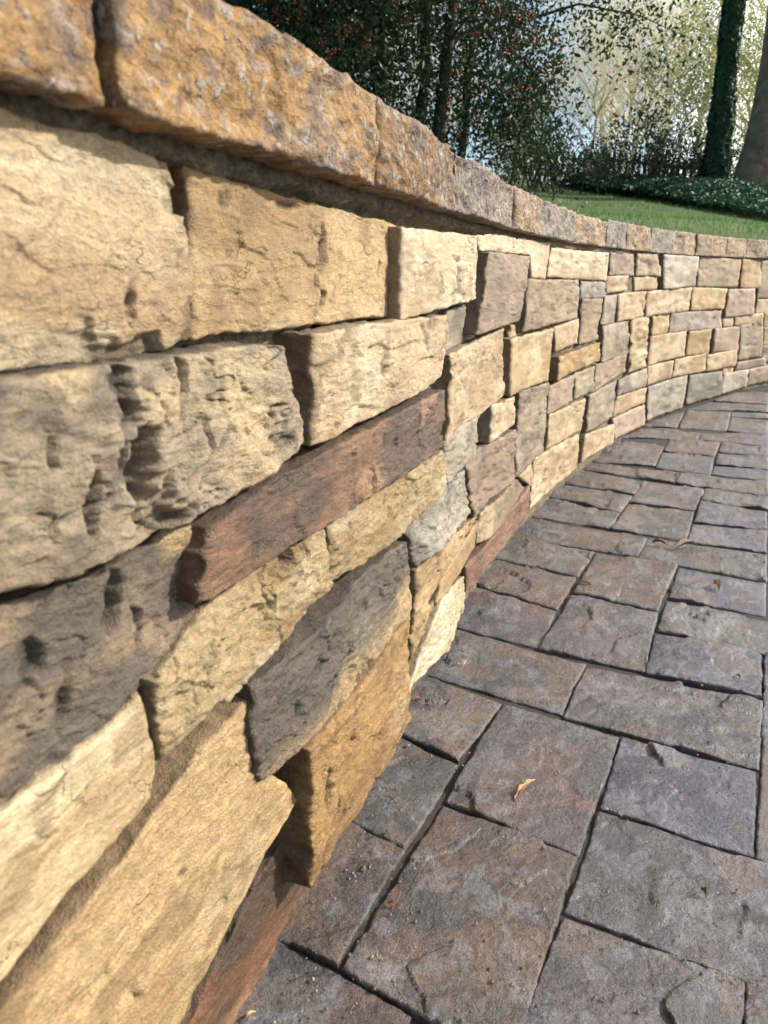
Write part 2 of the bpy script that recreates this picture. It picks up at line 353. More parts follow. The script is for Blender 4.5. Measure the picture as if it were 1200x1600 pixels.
        cr = (1 - sst(.015, .06, np.abs(vn(a*40, b*40, 4, seed+61)))) * sst(.2, .5, fbm(a*9, b*9, 6, 2, seed+62)); h -= .0012*cr
    h *= amp
    if kind == 'paver': h = np.maximum(h, -.0020)
    r = {'stone': .0019, 'cap': .0022, 'paver': .0018}[kind]*edge*(1 + .8*fbm(a*35, b*35, 2, 2, seed+70))
    r = np.clip(r, .0012, .35*min(wid, hei)); t = np.clip(1 - e/r, 0, 1); drop = r*(1 - np.sqrt(np.clip(1 - t*t, 0, 1)))*(.9 if kind != 'paver' else .8)
    if kind == 'cap': h *= sst(-.004, .012, e)*.6 + .4
    hh = d + h - drop
    if dfun is not None:
        u = np.linspace(0, 1, nu)[None]; v = np.linspace(0, 1, nv)[:, None]; hh = hh + dfun(u, v)
    # inset
    a = a_true
    a = ca + (a-ca)*ku; b = cb + (b-cb)*k
    # order boundary loop, counter to the grid
    idx = np.arange(nu*nv).reshape(nv, nu)
    loop = np.concatenate([idx[0, :-1], idx[:-1, -1], idx[-1, :0:-1], idx[:0:-1, 0]])
    af, bf, hf = a.ravel(), b.ravel(), hh.ravel()
    A, Bb, Hh = [af], [bf], [hf]; F = [gridfaces(nu, nv)]
    la, lb, lh = af[loop], bf[loop], hf[loop]; n = len(loop); prev = loop; tot = nu*nv
    oa, ob = la - ca, lb - cb; ol = np.hypot(oa/wid, ob/hei) + 1e-6
    na, nb = np.zeros(n), np.zeros(n); na[nu-1:nu-1+nv-1] = 1; na[2*nu-2+nv-1:] = -1; nb[:nu-1] = 1; nb[nu-1+nv-1:2*nu-2+nv-1] = -1
    if b[0].mean() < b[-1].mean(): nb = -nb
    back = d - depth
    for j in range(1, rings+1):
        f = (j/rings)**1.3; hj = lh*(1-f) + back*f
        jit = (fbm(la*60+hj*60, lb*60, hj*60, 3, seed+80)*.0022 + fbm(la*160, lb*160, hj*160, 2, seed+81)*.0009)*(1 if kind != 'paver' else .5) if j < rings else 0
        A.append(la + na*jit); Bb.append(lb + nb*jit); Hh.append(hj + np.zeros(n))
        cur = np.arange(n) + tot; tot += n
        F.append(np.stack([prev, np.roll(prev, -1), np.roll(cur, -1), cur], -1)); prev = cur
    A, Bb, Hh = np.concatenate(A), np.concatenate(Bb), np.concatenate(Hh)
    V = surf(A, Bb, Hh); rest = np.stack([A*fs_, Bb, Hh], -1) + np.array([seed*.37 % 5, seed*.73 % 5, 0])
    return V, np.concatenate(F), rest, A, Bb, Hh, cr, nu*nv
def tint_stone(tone, A, B, H, cr, ng, seed, opt):
    c0, c1, c2 = [np.array(c) for c in PAL[tone]]
    strong = tone in ('roughgrey', 'brownmottle', 'slate', 'russet', 'redbrown', 'whitegrey')
    w = fbm(A*(11 if strong else 9), B*(12 if strong else 14), H*10, 4, seed+100)
    w1 = sst(-.25, .25, w) if strong else .85*sst(-.15, .55, w)
    w2 = sst(.10, .55, fbm(A*15, B*20, H*15, 4, seed+110))*(.9 if strong else .6)
    if tone == 'slate':
        tt = (A - A.min())/(A.max()-A.min()) - (B - B.min())/(B.max()-B.min())
        w2 = np.maximum(w2*.3, sst(.1, .65, tt*.5 + .35 + .25*fbm(A*22, B*22, 0, 3, seed) - .5*0)*0 + sst(.0, .4, -(B - B.mean())/(B.max()-B.min()) + .25*fbm(A*18, B*18, 0, 3, seed)))
    C = c0 + (c1-c0)*w1[:, None]; C = C + (c2-C)*w2[:, None]
    st = sst(.30, .6, fbm(A*40, B*26, H*30, 4, seed+120))*(.6 if not strong else .55)
    C = C*(1-st[:, None]) + (c1*.75)*st[:, None]
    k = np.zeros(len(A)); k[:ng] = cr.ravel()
    C = C*(1 - .55*np.clip(k, 0, 1.3)[:, None])  # dirt in cracks and gouges, with their shadow painted into the tint
    ws = sst(.0, .7, fbm(A*34, B*7, H*5, 3, seed+140))*.30 + sst(.1, .7, fbm(A*6, B*30, H*5, 3, seed+141))*.30
    C = C*(1 - ws[:, None]) + (C*np.array([.66, .60, .52]))*ws[:, None]
    g = 1 + .12*fbm(A*120, B*120, H*120, 3, seed+130); C = C*g[:, None]
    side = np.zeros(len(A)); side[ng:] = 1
    C = C*(1 - .55*side[:, None]) + np.array([.10, .07, .048])*.55*side[:, None]   # broken joint faces, mixed towards dark brown
    return np.clip(C, .01, .8)

STONES=[
('cream',0.018,[(0.9176,0.6688),(0.9674,0.668),(1.0129,0.6651),(1.0884,0.6618)],[(0.887,0.5611),(0.9465,0.5596),(1.0082,0.5569),(1.0533,0.5555),(1.0954,0.5623)],[(0.9176,0.6688),(0.887,0.5611)],[(1.0884,0.6618),(1.1033,0.6213),(1.0954,0.5623)],150,150,{'rel':0.6,'crack':0.35,'edge':1.5,'chips':[(0.72,0.72,0.006,0.016,0.004),(0.93,0.2,0.02,0.012,0.004),(0.5,0.95,0.06,0.012,0.006)]}),
('tan',0.016,[(1.1061,0.66),(1.2475,0.6549),(1.5081,0.6499)],[(1.0998,0.5623),(1.2178,0.5608),(1.4862,0.5576)],[(1.1061,0.66),(1.1048,0.6104),(1.0998,0.5623)],[(1.5081,0.6499),(1.4862,0.5576)],131,102,{'rel':0.55,'crack':0.5,'chips':[(0.5,0.38,0.006,0.02,0.0065),(0.46,0.72,0.004,0.03,0.004),(0.5,0.86,0.008,0.016,0.005),(0.86,0.5,0.0028,0.018,0.004),(0.1,0.12,0.01,0.006,0.003),(0.3,0.05,0.03,0.006,0.003)]}),
('palecream',0.03,[(1.4762,0.6454),(1.6448,0.6497),(1.8595,0.6528)],[(1.4762,0.5529),(1.6534,0.557),(1.8802,0.5631)],[(1.4762,0.6454),(1.4762,0.5529)],[(1.8595,0.6528),(1.8802,0.5631)],47,55,{'rel':0.5}),
('grey',0.012,[(1.759,0.5515),(1.9608,0.5514)],[(1.7461,0.4921),(1.9553,0.4978)],[(1.759,0.5515),(1.7461,0.4921)],[(1.9608,0.5514),(1.9553,0.4978)],20,26,{'rel':0.4}),
('mauve',0.037,[(1.9271,0.6318),(2.2845,0.6329)],[(1.866,0.51),(2.2129,0.5127)],[(1.9271,0.6318),(1.866,0.51)],[(2.2845,0.6329),(2.2687,0.5793),(2.2129,0.5127)],26,49,{'rel':0.7}),
('palecream',0.022,[(1.9109,0.6569),(2.0431,0.6646),(2.5491,0.6659)],[(1.9197,0.6355),(1.9982,0.6366),(2.3548,0.6381),(2.3855,0.5948),(2.5247,0.5902)],[(1.9109,0.6569),(1.9197,0.6355)],[(2.5491,0.6659),(2.5247,0.5902)],52,20,{'rel':0.5}),
('palecream',0.026,[(2.554,0.6562),(3.2115,0.6594)],[(2.5321,0.5944),(3.2079,0.5813)],[(2.554,0.6562),(2.5321,0.5944)],[(3.2115,0.6594),(3.2079,0.5813)],35,17,{'rel':0.6,'crack':1.5}),
('mauve',0.022,[(3.2526,0.6622),(3.6054,0.6657)],[(3.2519,0.5981),(3.6362,0.5957)],[(3.2526,0.6622),(3.2519,0.5981)],[(3.6054,0.6657),(3.6362,0.5957)],16,13,{}),
('brown',0.03,[(3.589,0.6653),(3.8977,0.6692)],[(3.6101,0.5957),(3.9919,0.5928)],[(3.589,0.6653),(3.6101,0.5957)],[(3.8977,0.6692),(3.9919,0.5928)],14,12,{'rel':1.4}),
('cream',0.028,[(3.2124,0.5906),(3.5232,0.5938)],[(3.2219,0.5433),(3.5229,0.5498)],[(3.2124,0.5906),(3.2219,0.5433)],[(3.5232,0.5938),(3.5229,0.5498)],13,9,{}),
('cream',0.024,[(3.6104,0.5893),(3.9681,0.5905)],[(3.6302,0.5437),(3.9678,0.5451)],[(3.6104,0.5893),(3.6302,0.5437)],[(3.9681,0.5905),(3.9678,0.5451)],13,8,{}),
('greycream',0.036,[(3.9823,0.6708),(4.4871,0.6695)],[(4.0391,0.5442),(4.4901,0.5487)],[(3.9823,0.6708),(4.0391,0.5442)],[(4.4871,0.6695),(4.4901,0.5487)],20,20,{'rel':0.9}),
('brown',0.026,[(4.5434,0.6704),(5.0737,0.6662)],[(4.5382,0.548),(5.071,0.5392)],[(4.5434,0.6704),(4.5382,0.548)],[(5.0737,0.6662),(5.071,0.5392)],24,17,{}),
('tan',0.026,[(5.0821,0.6663),(5.3215,0.6629)],[(5.1054,0.5358),(5.3703,0.5296)],[(5.0821,0.6663),(5.1054,0.5358)],[(5.3215,0.6629),(5.3703,0.5296)],12,16,{}),
('greytan',0.026,[(5.3378,0.663),(5.6663,0.6597)],[(5.3482,0.4783),(5.6773,0.4754)],[(5.3378,0.663),(5.3482,0.4783)],[(5.6663,0.6597),(5.6773,0.4754)],15,22,{}),
('brown',0.03,[(2.3121,0.5875),(2.8808,0.5835)],[(2.2959,0.4849),(2.8689,0.4852)],[(2.3121,0.5875),(2.2959,0.4849)],[(2.8808,0.5835),(2.8689,0.4852)],33,31,{'rel':0.9}),
('bluegrey',0.026,[(2.9075,0.5783),(3.2018,0.5757)],[(2.9219,0.5341),(3.2096,0.5321)],[(2.9075,0.5783),(2.9219,0.5341)],[(3.2018,0.5757),(3.2096,0.5321)],14,10,{'rel':1.4}),
('brown',0.024,[(2.9382,0.5319),(3.1864,0.5289)],[(2.9413,0.4075),(3.1729,0.4071)],[(2.9382,0.5319),(2.9413,0.4075)],[(3.1864,0.5289),(3.1729,0.4071)],12,27,{}),
('mauvegrey',0.024,[(3.2015,0.5323),(3.3808,0.534)],[(3.2075,0.4476),(3.3977,0.4455)],[(3.2015,0.5323),(3.2075,0.4476)],[(3.3808,0.534),(3.3977,0.4455)],8,16,{}),
('cream',0.03,[(3.3716,0.5363),(3.7858,0.5365)],[(3.3889,0.4482),(3.7942,0.4486)],[(3.3716,0.5363),(3.3889,0.4482)],[(3.7858,0.5365),(3.7942,0.4486)],16,16,{'rel':1.2}),
('cream',0.03,[(3.8071,0.5338),(4.4677,0.5434)],[(3.8145,0.4477),(4.4525,0.4456)],[(3.8071,0.5338),(3.8145,0.4477)],[(4.4677,0.5434),(4.4525,0.4456)],27,14,{'rel':1.0}),
('tan',0.028,[(4.4835,0.5405),(4.9372,0.5288)],[(4.4923,0.447),(4.9115,0.4394)],[(4.4835,0.5405),(4.4923,0.447)],[(4.9372,0.5288),(4.9115,0.4394)],20,13,{}),
('pink',0.032,[(4.9522,0.5257),(5.2918,0.5242)],[(4.9484,0.3988),(5.313,0.3984)],[(4.9522,0.5257),(4.9484,0.3988)],[(5.2918,0.5242),(5.313,0.3984)],16,16,{}),
('cream',0.026,[(5.3517,0.4686),(5.6798,0.4685)],[(5.3437,0.4005),(5.6815,0.3966)],[(5.3517,0.4686),(5.3437,0.4005)],[(5.6798,0.4685),(5.6815,0.3966)],16,8,{}),
('greybrown',0.028,[(3.2094,0.4418),(3.5785,0.4406)],[(3.2333,0.329),(3.6162,0.3264)],[(3.2094,0.4418),(3.2333,0.329)],[(3.5785,0.4406),(3.6162,0.3264)],17,21,{}),
('roughcream',0.034,[(3.5893,0.4447),(3.8808,0.4426)],[(3.6301,0.2542),(3.91,0.2547)],[(3.5893,0.4447),(3.6301,0.2542)],[(3.8808,0.4426),(3.91,0.2547)],11,31,{'rel':2.0,'crack':1.5}),
('tan',0.024,[(3.9536,0.4391),(4.2238,0.4379)],[(3.9649,0.3645),(4.2268,0.3587)],[(3.9536,0.4391),(3.9649,0.3645)],[(4.2238,0.4379),(4.2268,0.3587)],10,11,{'rel':1.3}),
('mauvegrey',0.026,[(4.2343,0.4401),(4.9035,0.4305)],[(4.228,0.3614),(4.9343,0.3441)],[(4.2343,0.4401),(4.228,0.3614)],[(4.9035,0.4305),(4.9343,0.3441)],31,11,{'rel':1.0}),
('cream',0.022,[(4.9454,0.3894),(5.0859,0.3902)],[(4.9596,0.3488),(5.1006,0.3486)],[(4.9454,0.3894),(4.9596,0.3488)],[(5.0859,0.3902),(5.1006,0.3486)],8,6,{}),
('cream',0.026,[(5.092,0.3901),(5.4422,0.3973)],[(5.0984,0.3489),(5.4602,0.3466)],[(5.092,0.3901),(5.0984,0.3489)],[(5.4422,0.3973),(5.4602,0.3466)],16,6,{}),
('greytan',0.024,[(5.4622,0.3999),(5.7326,0.3985)],[(5.4901,0.3216),(5.7607,0.3172)],[(5.4622,0.3999),(5.4901,0.3216)],[(5.7326,0.3985),(5.7607,0.3172)],13,8,{}),
('cream',0.026,[(3.9589,0.36),(4.4637,0.3535)],[(3.9545,0.25),(4.4843,0.2473)],[(3.9589,0.36),(3.9545,0.25)],[(4.4637,0.3535),(4.4843,0.2473)],22,17,{'rel':0.5}),
('ochre',0.028,[(4.4936,0.3491),(4.8045,0.3445)],[(4.5138,0.2451),(4.7852,0.2338)],[(4.4936,0.3491),(4.5138,0.2451)],[(4.8045,0.3445),(4.7852,0.2338)],14,14,{}),
('pinktan',0.03,[(4.8413,0.3427),(5.166,0.3397)],[(4.854,0.2351),(5.1899,0.2251)],[(4.8413,0.3427),(4.854,0.2351)],[(5.166,0.3397),(5.1899,0.2251)],15,13,{}),
('greybrown',0.026,[(5.1813,0.3484),(5.4684,0.3462)],[(5.2119,0.1673),(5.5068,0.1667)],[(5.1813,0.3484),(5.2119,0.1673)],[(5.4684,0.3462),(5.5068,0.1667)],14,21,{}),
('ochre',0.024,[(5.4913,0.3182),(5.7462,0.3143)],[(5.5062,0.2288),(5.7624,0.2215)],[(5.4913,0.3182),(5.5062,0.2288)],[(5.7462,0.3143),(5.7624,0.2215)],12,10,{}),
('greytan',0.024,[(5.5086,0.2217),(5.7716,0.2174)],[(5.5225,0.1342),(5.7788,0.1271)],[(5.5086,0.2217),(5.5225,0.1342)],[(5.7716,0.2174),(5.7788,0.1271)],12,9,{}),
('cream',0.028,[(3.9493,0.243),(4.3333,0.2343)],[(3.9692,0.1692),(4.3329,0.1616)],[(3.9493,0.243),(3.9692,0.1692)],[(4.3333,0.2343),(4.3329,0.1616)],15,10,{'rel':0.5}),
('cream',0.03,[(4.3537,0.2355),(4.7723,0.2318)],[(4.3344,0.1644),(4.7759,0.1489)],[(4.3537,0.2355),(4.3344,0.1644)],[(4.7723,0.2318),(4.7759,0.1489)],19,10,{'crack':1.3}),
('cream',0.032,[(4.7784,0.2224),(5.169,0.2233)],[(4.7873,0.1481),(5.1718,0.1444)],[(4.7784,0.2224),(4.7873,0.1481)],[(5.169,0.2233),(5.1718,0.1444)],18,9,{}),
('greybrown',0.026,[(5.1996,0.155),(5.5516,0.1532)],[(5.1894,0.1126),(5.5898,0.1119)],[(5.1996,0.155),(5.1894,0.1126)],[(5.5516,0.1532),(5.5898,0.1119)],19,6,{}),
('cream',0.022,[(5.0316,0.1419),(5.165,0.1408)],[(5.0333,0.1126),(5.1671,0.1108)],[(5.0316,0.1419),(5.0333,0.1126)],[(5.165,0.1408),(5.1671,0.1108)],8,6,{}),
('grey',0.03,[(3.9963,0.1557),(4.5499,0.1488)],[(4.0108,0.0187),(4.5499,-0.0007)],[(3.9963,0.1557),(4.0108,0.0187)],[(4.5499,0.1488),(4.5499,-0.0007)],24,19,{'rel':1.3}),
('darkgrey',0.028,[(4.5921,0.1416),(5.0224,0.1238)],[(4.5861,0.0097),(5.0381,0.0047)],[(4.5921,0.1416),(4.5861,0.0097)],[(5.0224,0.1238),(5.0381,0.0047)],21,17,{'rel':0.9}),
('greycream',0.028,[(5.0355,0.1097),(5.3604,0.1054)],[(5.0444,0.0106),(5.3666,0.0152)],[(5.0355,0.1097),(5.0444,0.0106)],[(5.3604,0.1054),(5.3666,0.0152)],15,11,{}),
('pinktan',0.028,[(5.3688,0.1047),(5.8233,0.1099)],[(5.3739,0.018),(5.831,0.0174)],[(5.3688,0.1047),(5.3739,0.018)],[(5.8233,0.1099),(5.831,0.0174)],22,9,{}),
('cream',0.03,[(2.6267,0.474),(2.9006,0.4802)],[(2.6526,0.413),(2.8984,0.418)],[(2.6267,0.474),(2.6526,0.413)],[(2.9006,0.4802),(2.8984,0.418)],15,14,{'rel':0.6}),
('cream',0.014,[(2.2329,0.5024),(2.3783,0.4967)],[(2.2389,0.4757),(2.3643,0.4786)],[(2.2329,0.5024),(2.2389,0.4757)],[(2.3783,0.4967),(2.3643,0.4786)],9,8,{}),
('smoothcream',0.026,[(2.2023,0.4763),(2.6382,0.4717)],[(2.2167,0.3634),(2.619,0.3465)],[(2.2023,0.4763),(2.2167,0.3634)],[(2.6382,0.4717),(2.619,0.3465)],26,33,{'rel':0.5,'edge':1.6}),
('ochre',0.034,[(2.683,0.3961),(3.1763,0.3956)],[(2.6719,0.339),(3.1788,0.3425)],[(2.683,0.3961),(2.6719,0.339)],[(3.1763,0.3956),(3.1788,0.3425)],28,13,{'rel':1.2}),
('pink',0.024,[(2.6255,0.3296),(2.9228,0.3247)],[(2.6394,0.256),(2.923,0.2515)],[(2.6255,0.3296),(2.6394,0.256)],[(2.9228,0.3247),(2.923,0.2515)],17,16,{}),
('greybrown',0.026,[(2.9215,0.3268),(3.1687,0.3253)],[(2.9211,0.2556),(3.1709,0.2471)],[(2.9215,0.3268),(2.9211,0.2556)],[(3.1687,0.3253),(3.1709,0.2471)],13,15,{'rel':1.4}),
('brown',0.028,[(3.1687,0.3254),(3.577,0.3275)],[(3.1709,0.2473),(3.5937,0.2623)],[(3.1687,0.3254),(3.1709,0.2473)],[(3.577,0.3275),(3.5937,0.2623)],21,15,{'rel':1.1}),
('grey',0.026,[(3.5069,0.2378),(3.9494,0.2378)],[(3.5182,0.1843),(3.9569,0.1705)],[(3.5069,0.2378),(3.5182,0.1843)],[(3.9494,0.2378),(3.9569,0.1705)],18,10,{'rel':1.1}),
('greybrown',0.03,[(3.0846,0.2429),(3.4687,0.2447)],[(3.09,0.1285),(3.4417,0.1208)],[(3.0846,0.2429),(3.09,0.1285)],[(3.4687,0.2447),(3.4417,0.1208)],19,22,{}),
('cream',0.026,[(3.511,0.1784),(3.9714,0.1584)],[(3.4694,0.116),(3.9744,0.1006)],[(3.511,0.1784),(3.4694,0.116)],[(3.9714,0.1584),(3.9744,0.1006)],21,11,{}),
('pink',0.028,[(3.4641,0.1079),(3.9508,0.091)],[(3.5127,0.0275),(3.9847,0.0038)],[(3.4641,0.1079),(3.5127,0.0275)],[(3.9508,0.091),(3.9847,0.0038)],20,11,{}),
('cream',0.026,[(2.6538,0.2505),(3.0716,0.2365)],[(2.6498,0.1636),(3.0388,0.1432)],[(2.6538,0.2505),(2.6498,0.1636)],[(3.0716,0.2365),(3.0388,0.1432)],23,20,{}),
('cream',0.032,[(3.0767,0.121),(3.4726,0.0909)],[(3.0466,0.0418),(3.4886,0.0231)],[(3.0767,0.121),(3.0466,0.0418)],[(3.4726,0.0909),(3.4886,0.0231)],23,16,{'rel':0.7}),
('cream',0.026,[(2.5164,0.1669),(3.0183,0.135)],[(2.4863,0.0437),(3.0356,0.0272)],[(2.5164,0.1669),(2.5139,0.0974),(2.4863,0.0437)],[(3.0183,0.135),(3.0351,0.08),(3.0356,0.0272)],38,30,{'rel':1.1}),
('greybrown',0.024,[(2.3123,0.3565),(2.6155,0.3405)],[(2.3271,0.1642),(2.411,0.1652),(2.6232,0.1621)],[(2.3123,0.3565),(2.3271,0.1642)],[(2.6155,0.3405),(2.6232,0.1621)],23,51,{'rel':1.2}),
('cream',0.026,[(2.3506,0.1631),(2.4166,0.161),(2.4904,0.1614)],[(2.5003,0.0976),(2.5059,0.1027)],[(2.3506,0.1631),(2.5003,0.0976)],[(2.4904,0.1614),(2.5059,0.1027)],11,13,{'rel':0.8}),
('palecream',0.03,[(2.024,0.3741),(2.1408,0.3634),(2.2613,0.3546)],[(2.0155,0.3078),(2.137,0.3024),(2.2751,0.2969)],[(2.024,0.3741),(2.0155,0.3078)],[(2.2613,0.3546),(2.2751,0.2969)],20,22,{'rel':1.1}),
('cream',0.026,[(1.7192,0.4907),(1.9063,0.4958),(2.1341,0.5014)],[(1.7129,0.3716),(1.9031,0.3705),(2.1564,0.3746)],[(1.7192,0.4907),(1.7342,0.4597),(1.7206,0.4071),(1.7129,0.3716)],[(2.1341,0.5014),(2.1564,0.3746)],44,51,{'rel':0.9}),
('cream',0.036,[(1.2299,0.5557),(1.3282,0.5544),(1.4874,0.5518),(1.6608,0.548)],[(1.2288,0.4677),(1.3257,0.4666),(1.4202,0.466),(1.559,0.4664),(1.6374,0.4737)],[(1.2299,0.5557),(1.2332,0.4966),(1.2288,0.4677)],[(1.6608,0.548),(1.6648,0.5103),(1.6374,0.4737)],87,67,{'rel':0.75,'crack':0.6,'chips':[(0.42,0.48,0.016,0.012,0.004),(0.12,0.9,0.004,0.004,0.004),(0.75,0.3,0.02,0.02,0.002)]}),
('russet',0.035,[(1.0816,0.4445),(1.1618,0.454),(1.267,0.4557),(1.4022,0.4544),(1.6608,0.4522)],[(1.0578,0.401),(1.1616,0.3965),(1.2568,0.3937),(1.4022,0.386),(1.6649,0.3749)],[(1.0816,0.4445),(1.0701,0.4293),(1.0578,0.401)],[(1.6608,0.4522),(1.6649,0.3749)],150,47,{'rel':0.8,'crack':0.7,'chips':[(0.53,0.78,0.008,0.016,0.009),(0.22,0.7,0.005,0.004,0.004),(0.57,0.3,0.004,0.012,0.003),(0.8,0.6,0.003,0.01,0.003)]}),
('glosscream',0.028,[(1.0125,0.3698),(1.0718,0.3866),(1.1744,0.3905),(1.2682,0.3864)],[(1.0145,0.3154),(1.0868,0.3161),(1.168,0.3199),(1.265,0.3286)],[(1.0125,0.3698),(1.0133,0.3459),(1.0145,0.3154)],[(1.2682,0.3864),(1.265,0.3286)],143,46,{'rel':1.5}),
('glosscream',0.03,[(1.2693,0.3874),(1.3269,0.3821),(1.4172,0.3794),(1.6861,0.3646)],[(1.2663,0.3314),(1.3373,0.3222),(1.4819,0.3096),(1.6956,0.3063)],[(1.2693,0.3874),(1.2663,0.3314)],[(1.6861,0.3646),(1.6956,0.3063)],89,35,{'rel':1.2,'crack':1.1,'chips':[(0.12,0.3,0.004,0.012,0.006),(0.4,0.5,0.004,0.008,0.004),(0.35,0.25,0.006,0.006,0.003)]}),
('slate',0.033,[(1.122,0.3067),(1.179,0.301),(1.2491,0.3003),(1.3567,0.3047),(1.4961,0.2931)],[(1.1251,0.2195),(1.1715,0.2085),(1.2288,0.197),(1.3165,0.1937),(1.511,0.1855)],[(1.122,0.3067),(1.1152,0.2692),(1.1251,0.2195)],[(1.4961,0.2931),(1.5323,0.2317),(1.511,0.1855)],132,58,{'rel':1.2,'crack':1.2,'chips':[(0.3,0.35,0.01,0.012,0.004),(0.18,0.62,0.008,0.018,0.005),(0.6,0.3,0.012,0.008,0.003)]}),
('whitegrey',0.03,[(1.5171,0.2997),(1.6145,0.3004),(1.7157,0.2999),(1.8427,0.298)],[(1.5515,0.2397),(1.6475,0.2276),(1.7675,0.2105),(1.9065,0.2086)],[(1.5171,0.2997),(1.5515,0.2397)],[(1.8427,0.298),(1.9065,0.2086)],50,25,{'rel':1.8}),
('grey',0.028,[(1.7086,0.3707),(1.8214,0.3748),(1.9599,0.3707)],[(1.7192,0.3076),(1.8178,0.3038),(1.9303,0.3072)],[(1.7086,0.3707),(1.7192,0.3076)],[(1.9599,0.3707),(1.9303,0.3072)],27,24,{'rel':1.2}),
('mauve',0.03,[(1.8567,0.3021),(1.9996,0.3052),(2.1389,0.2931),(2.2718,0.2851)],[(1.937,0.1853),(2.0051,0.1894),(2.1336,0.182),(2.2725,0.1768)],[(1.8567,0.3021),(1.937,0.1853)],[(2.2718,0.2851),(2.2725,0.1768)],36,32,{'rel':1.3}),
('shadecream',0.024,[(2.0075,0.1756),(2.1353,0.1622),(2.2843,0.1588),(2.335,0.1578)],[(1.9899,0.1209),(2.1504,0.0849),(2.2712,0.0786),(2.4668,0.1011)],[(2.0075,0.1756),(1.9899,0.1209)],[(2.335,0.1578),(2.4668,0.1011)],45,18,{'rel':0.8}),
('red',0.03,[(1.8538,0.1266),(1.9827,0.1014),(2.152,0.0921),(2.2893,0.1037),(2.4583,0.112)],[(1.883,0.0651),(2.0467,0.0493),(2.2235,0.0355),(2.4688,0.0443)],[(1.8538,0.1266),(1.883,0.0651)],[(2.4583,0.112),(2.4688,0.0443)],63,16,{'rel':1.0}),
('tan',0.028,[(1.5684,0.2277),(1.6377,0.2251),(1.7545,0.2104),(1.9559,0.1866)],[(1.5443,0.1492),(1.6087,0.1481),(1.6977,0.1688),(1.9417,0.1801)],[(1.5684,0.2277),(1.5443,0.1492)],[(1.9559,0.1866),(1.9417,0.1801)],77,37,{'rel':1.2}),
('tan',0.03,[(1.7009,0.1751),(1.7952,0.1686),(1.9068,0.1759),(1.9592,0.1761)],[(1.6659,0.1382),(1.734,0.1303),(1.8341,0.126),(1.9455,0.1343)],[(1.7009,0.1751),(1.6659,0.1382)],[(1.9592,0.1761),(1.9455,0.1343)],42,19,{'rel':0.5}),
('palecream',0.034,[(1.6767,0.1392),(1.7383,0.1323),(1.8427,0.1128)],[(1.5144,0.0777),(1.5882,0.068),(1.7411,0.0316),(1.8473,0.0483)],[(1.6767,0.1392),(1.5852,0.1161),(1.5144,0.0777)],[(1.8427,0.1128),(1.8473,0.0483)],60,58,{'rel':1.0}),
('ochretan',0.024,[(1.5555,0.1395),(1.6136,0.1403),(1.7003,0.1434)],[(1.561,0.0809),(1.6164,0.0941),(1.7027,0.1161)],[(1.5555,0.1395),(1.561,0.0809)],[(1.7003,0.1434),(1.7027,0.1161)],42,22,{'rel':1.2}),
('richochre',0.041,[(1.1908,0.209),(1.2553,0.2041),(1.3048,0.2005),(1.3842,0.2006),(1.4832,0.1959)],[(1.1865,0.0663),(1.257,0.0625),(1.3301,0.0532),(1.396,0.0526),(1.4883,0.0559)],[(1.1908,0.209),(1.1954,0.1611),(1.1865,0.0663)],[(1.4832,0.1959),(1.4858,0.1263),(1.4883,0.0559)],116,82,{'rel':1.0,'crack':0.5,'chips':[(0.12,0.45,0.006,0.02,0.006),(0.2,0.7,0.004,0.012,0.004)]}),
('roughgrey',0.037,[(0.8588,0.5604),(0.9274,0.5573),(0.9638,0.5549),(1.0091,0.5552),(1.0794,0.5551),(1.1784,0.5513)],[(0.8331,0.483),(0.9101,0.4679),(0.9689,0.4582),(0.9912,0.4585),(1.0566,0.458),(1.1496,0.4668),(1.2082,0.4757)],[(0.8588,0.5604),(0.8331,0.483)],[(1.1784,0.5513),(1.184,0.5234),(1.2029,0.4942),(1.2082,0.4757)],150,148,{'rel':1.0,'crack':1.3,'vert':1,'edge':1.8,'chips':[(0.47,0.15,0.009,0.022,0.008),(0.52,0.55,0.014,0.04,0.013),(0.55,0.9,0.02,0.018,0.01),(0.62,0.2,0.006,0.02,0.006),(0.38,0.65,0.005,0.026,0.006),(0.68,0.55,0.0035,0.016,0.004),(0.74,0.3,0.003,0.02,0.003),(0.8,0.6,0.003,0.014,0.003),(0.9,0.85,0.02,0.01,0.005),(0.3,0.4,0.004,0.014,0.004),(0.45,0.5,0.004,0.02,0.005)]}),
('brownmottle',0.022,[(0.8433,0.4729),(0.9225,0.4557),(0.985,0.4472),(1.0086,0.4477),(1.0783,0.4457)],[(0.7929,0.3701),(0.9035,0.3573),(0.9785,0.3614),(1.0132,0.3656),(1.0394,0.3702),(1.0757,0.3811)],[(0.8433,0.4729),(0.7929,0.3701)],[(1.0783,0.4457),(1.073,0.4222),(1.0757,0.3811)],150,150,{'rel':0.9,'crack':1.0,'vert':1,'edge':1.6,'chips':[(0.7,0.25,0.01,0.018,0.008),(0.78,0.5,0.004,0.02,0.004),(0.55,0.7,0.006,0.02,0.004),(0.45,0.35,0.01,0.01,0.005)]}),
('smoothcream',0.026,[(0.7902,0.3692),(0.8997,0.3578),(0.9735,0.3613),(1.0061,0.3661)],[(0.7573,0.3062),(0.884,0.2764),(0.9432,0.2881),(1.0063,0.2933)],[(0.7902,0.3692),(0.7573,0.3062)],[(1.0061,0.3661),(1.0144,0.3223),(1.0063,0.2933)],150,150,{'rel':0.2,'crack':0.3,'edge':2.2}),
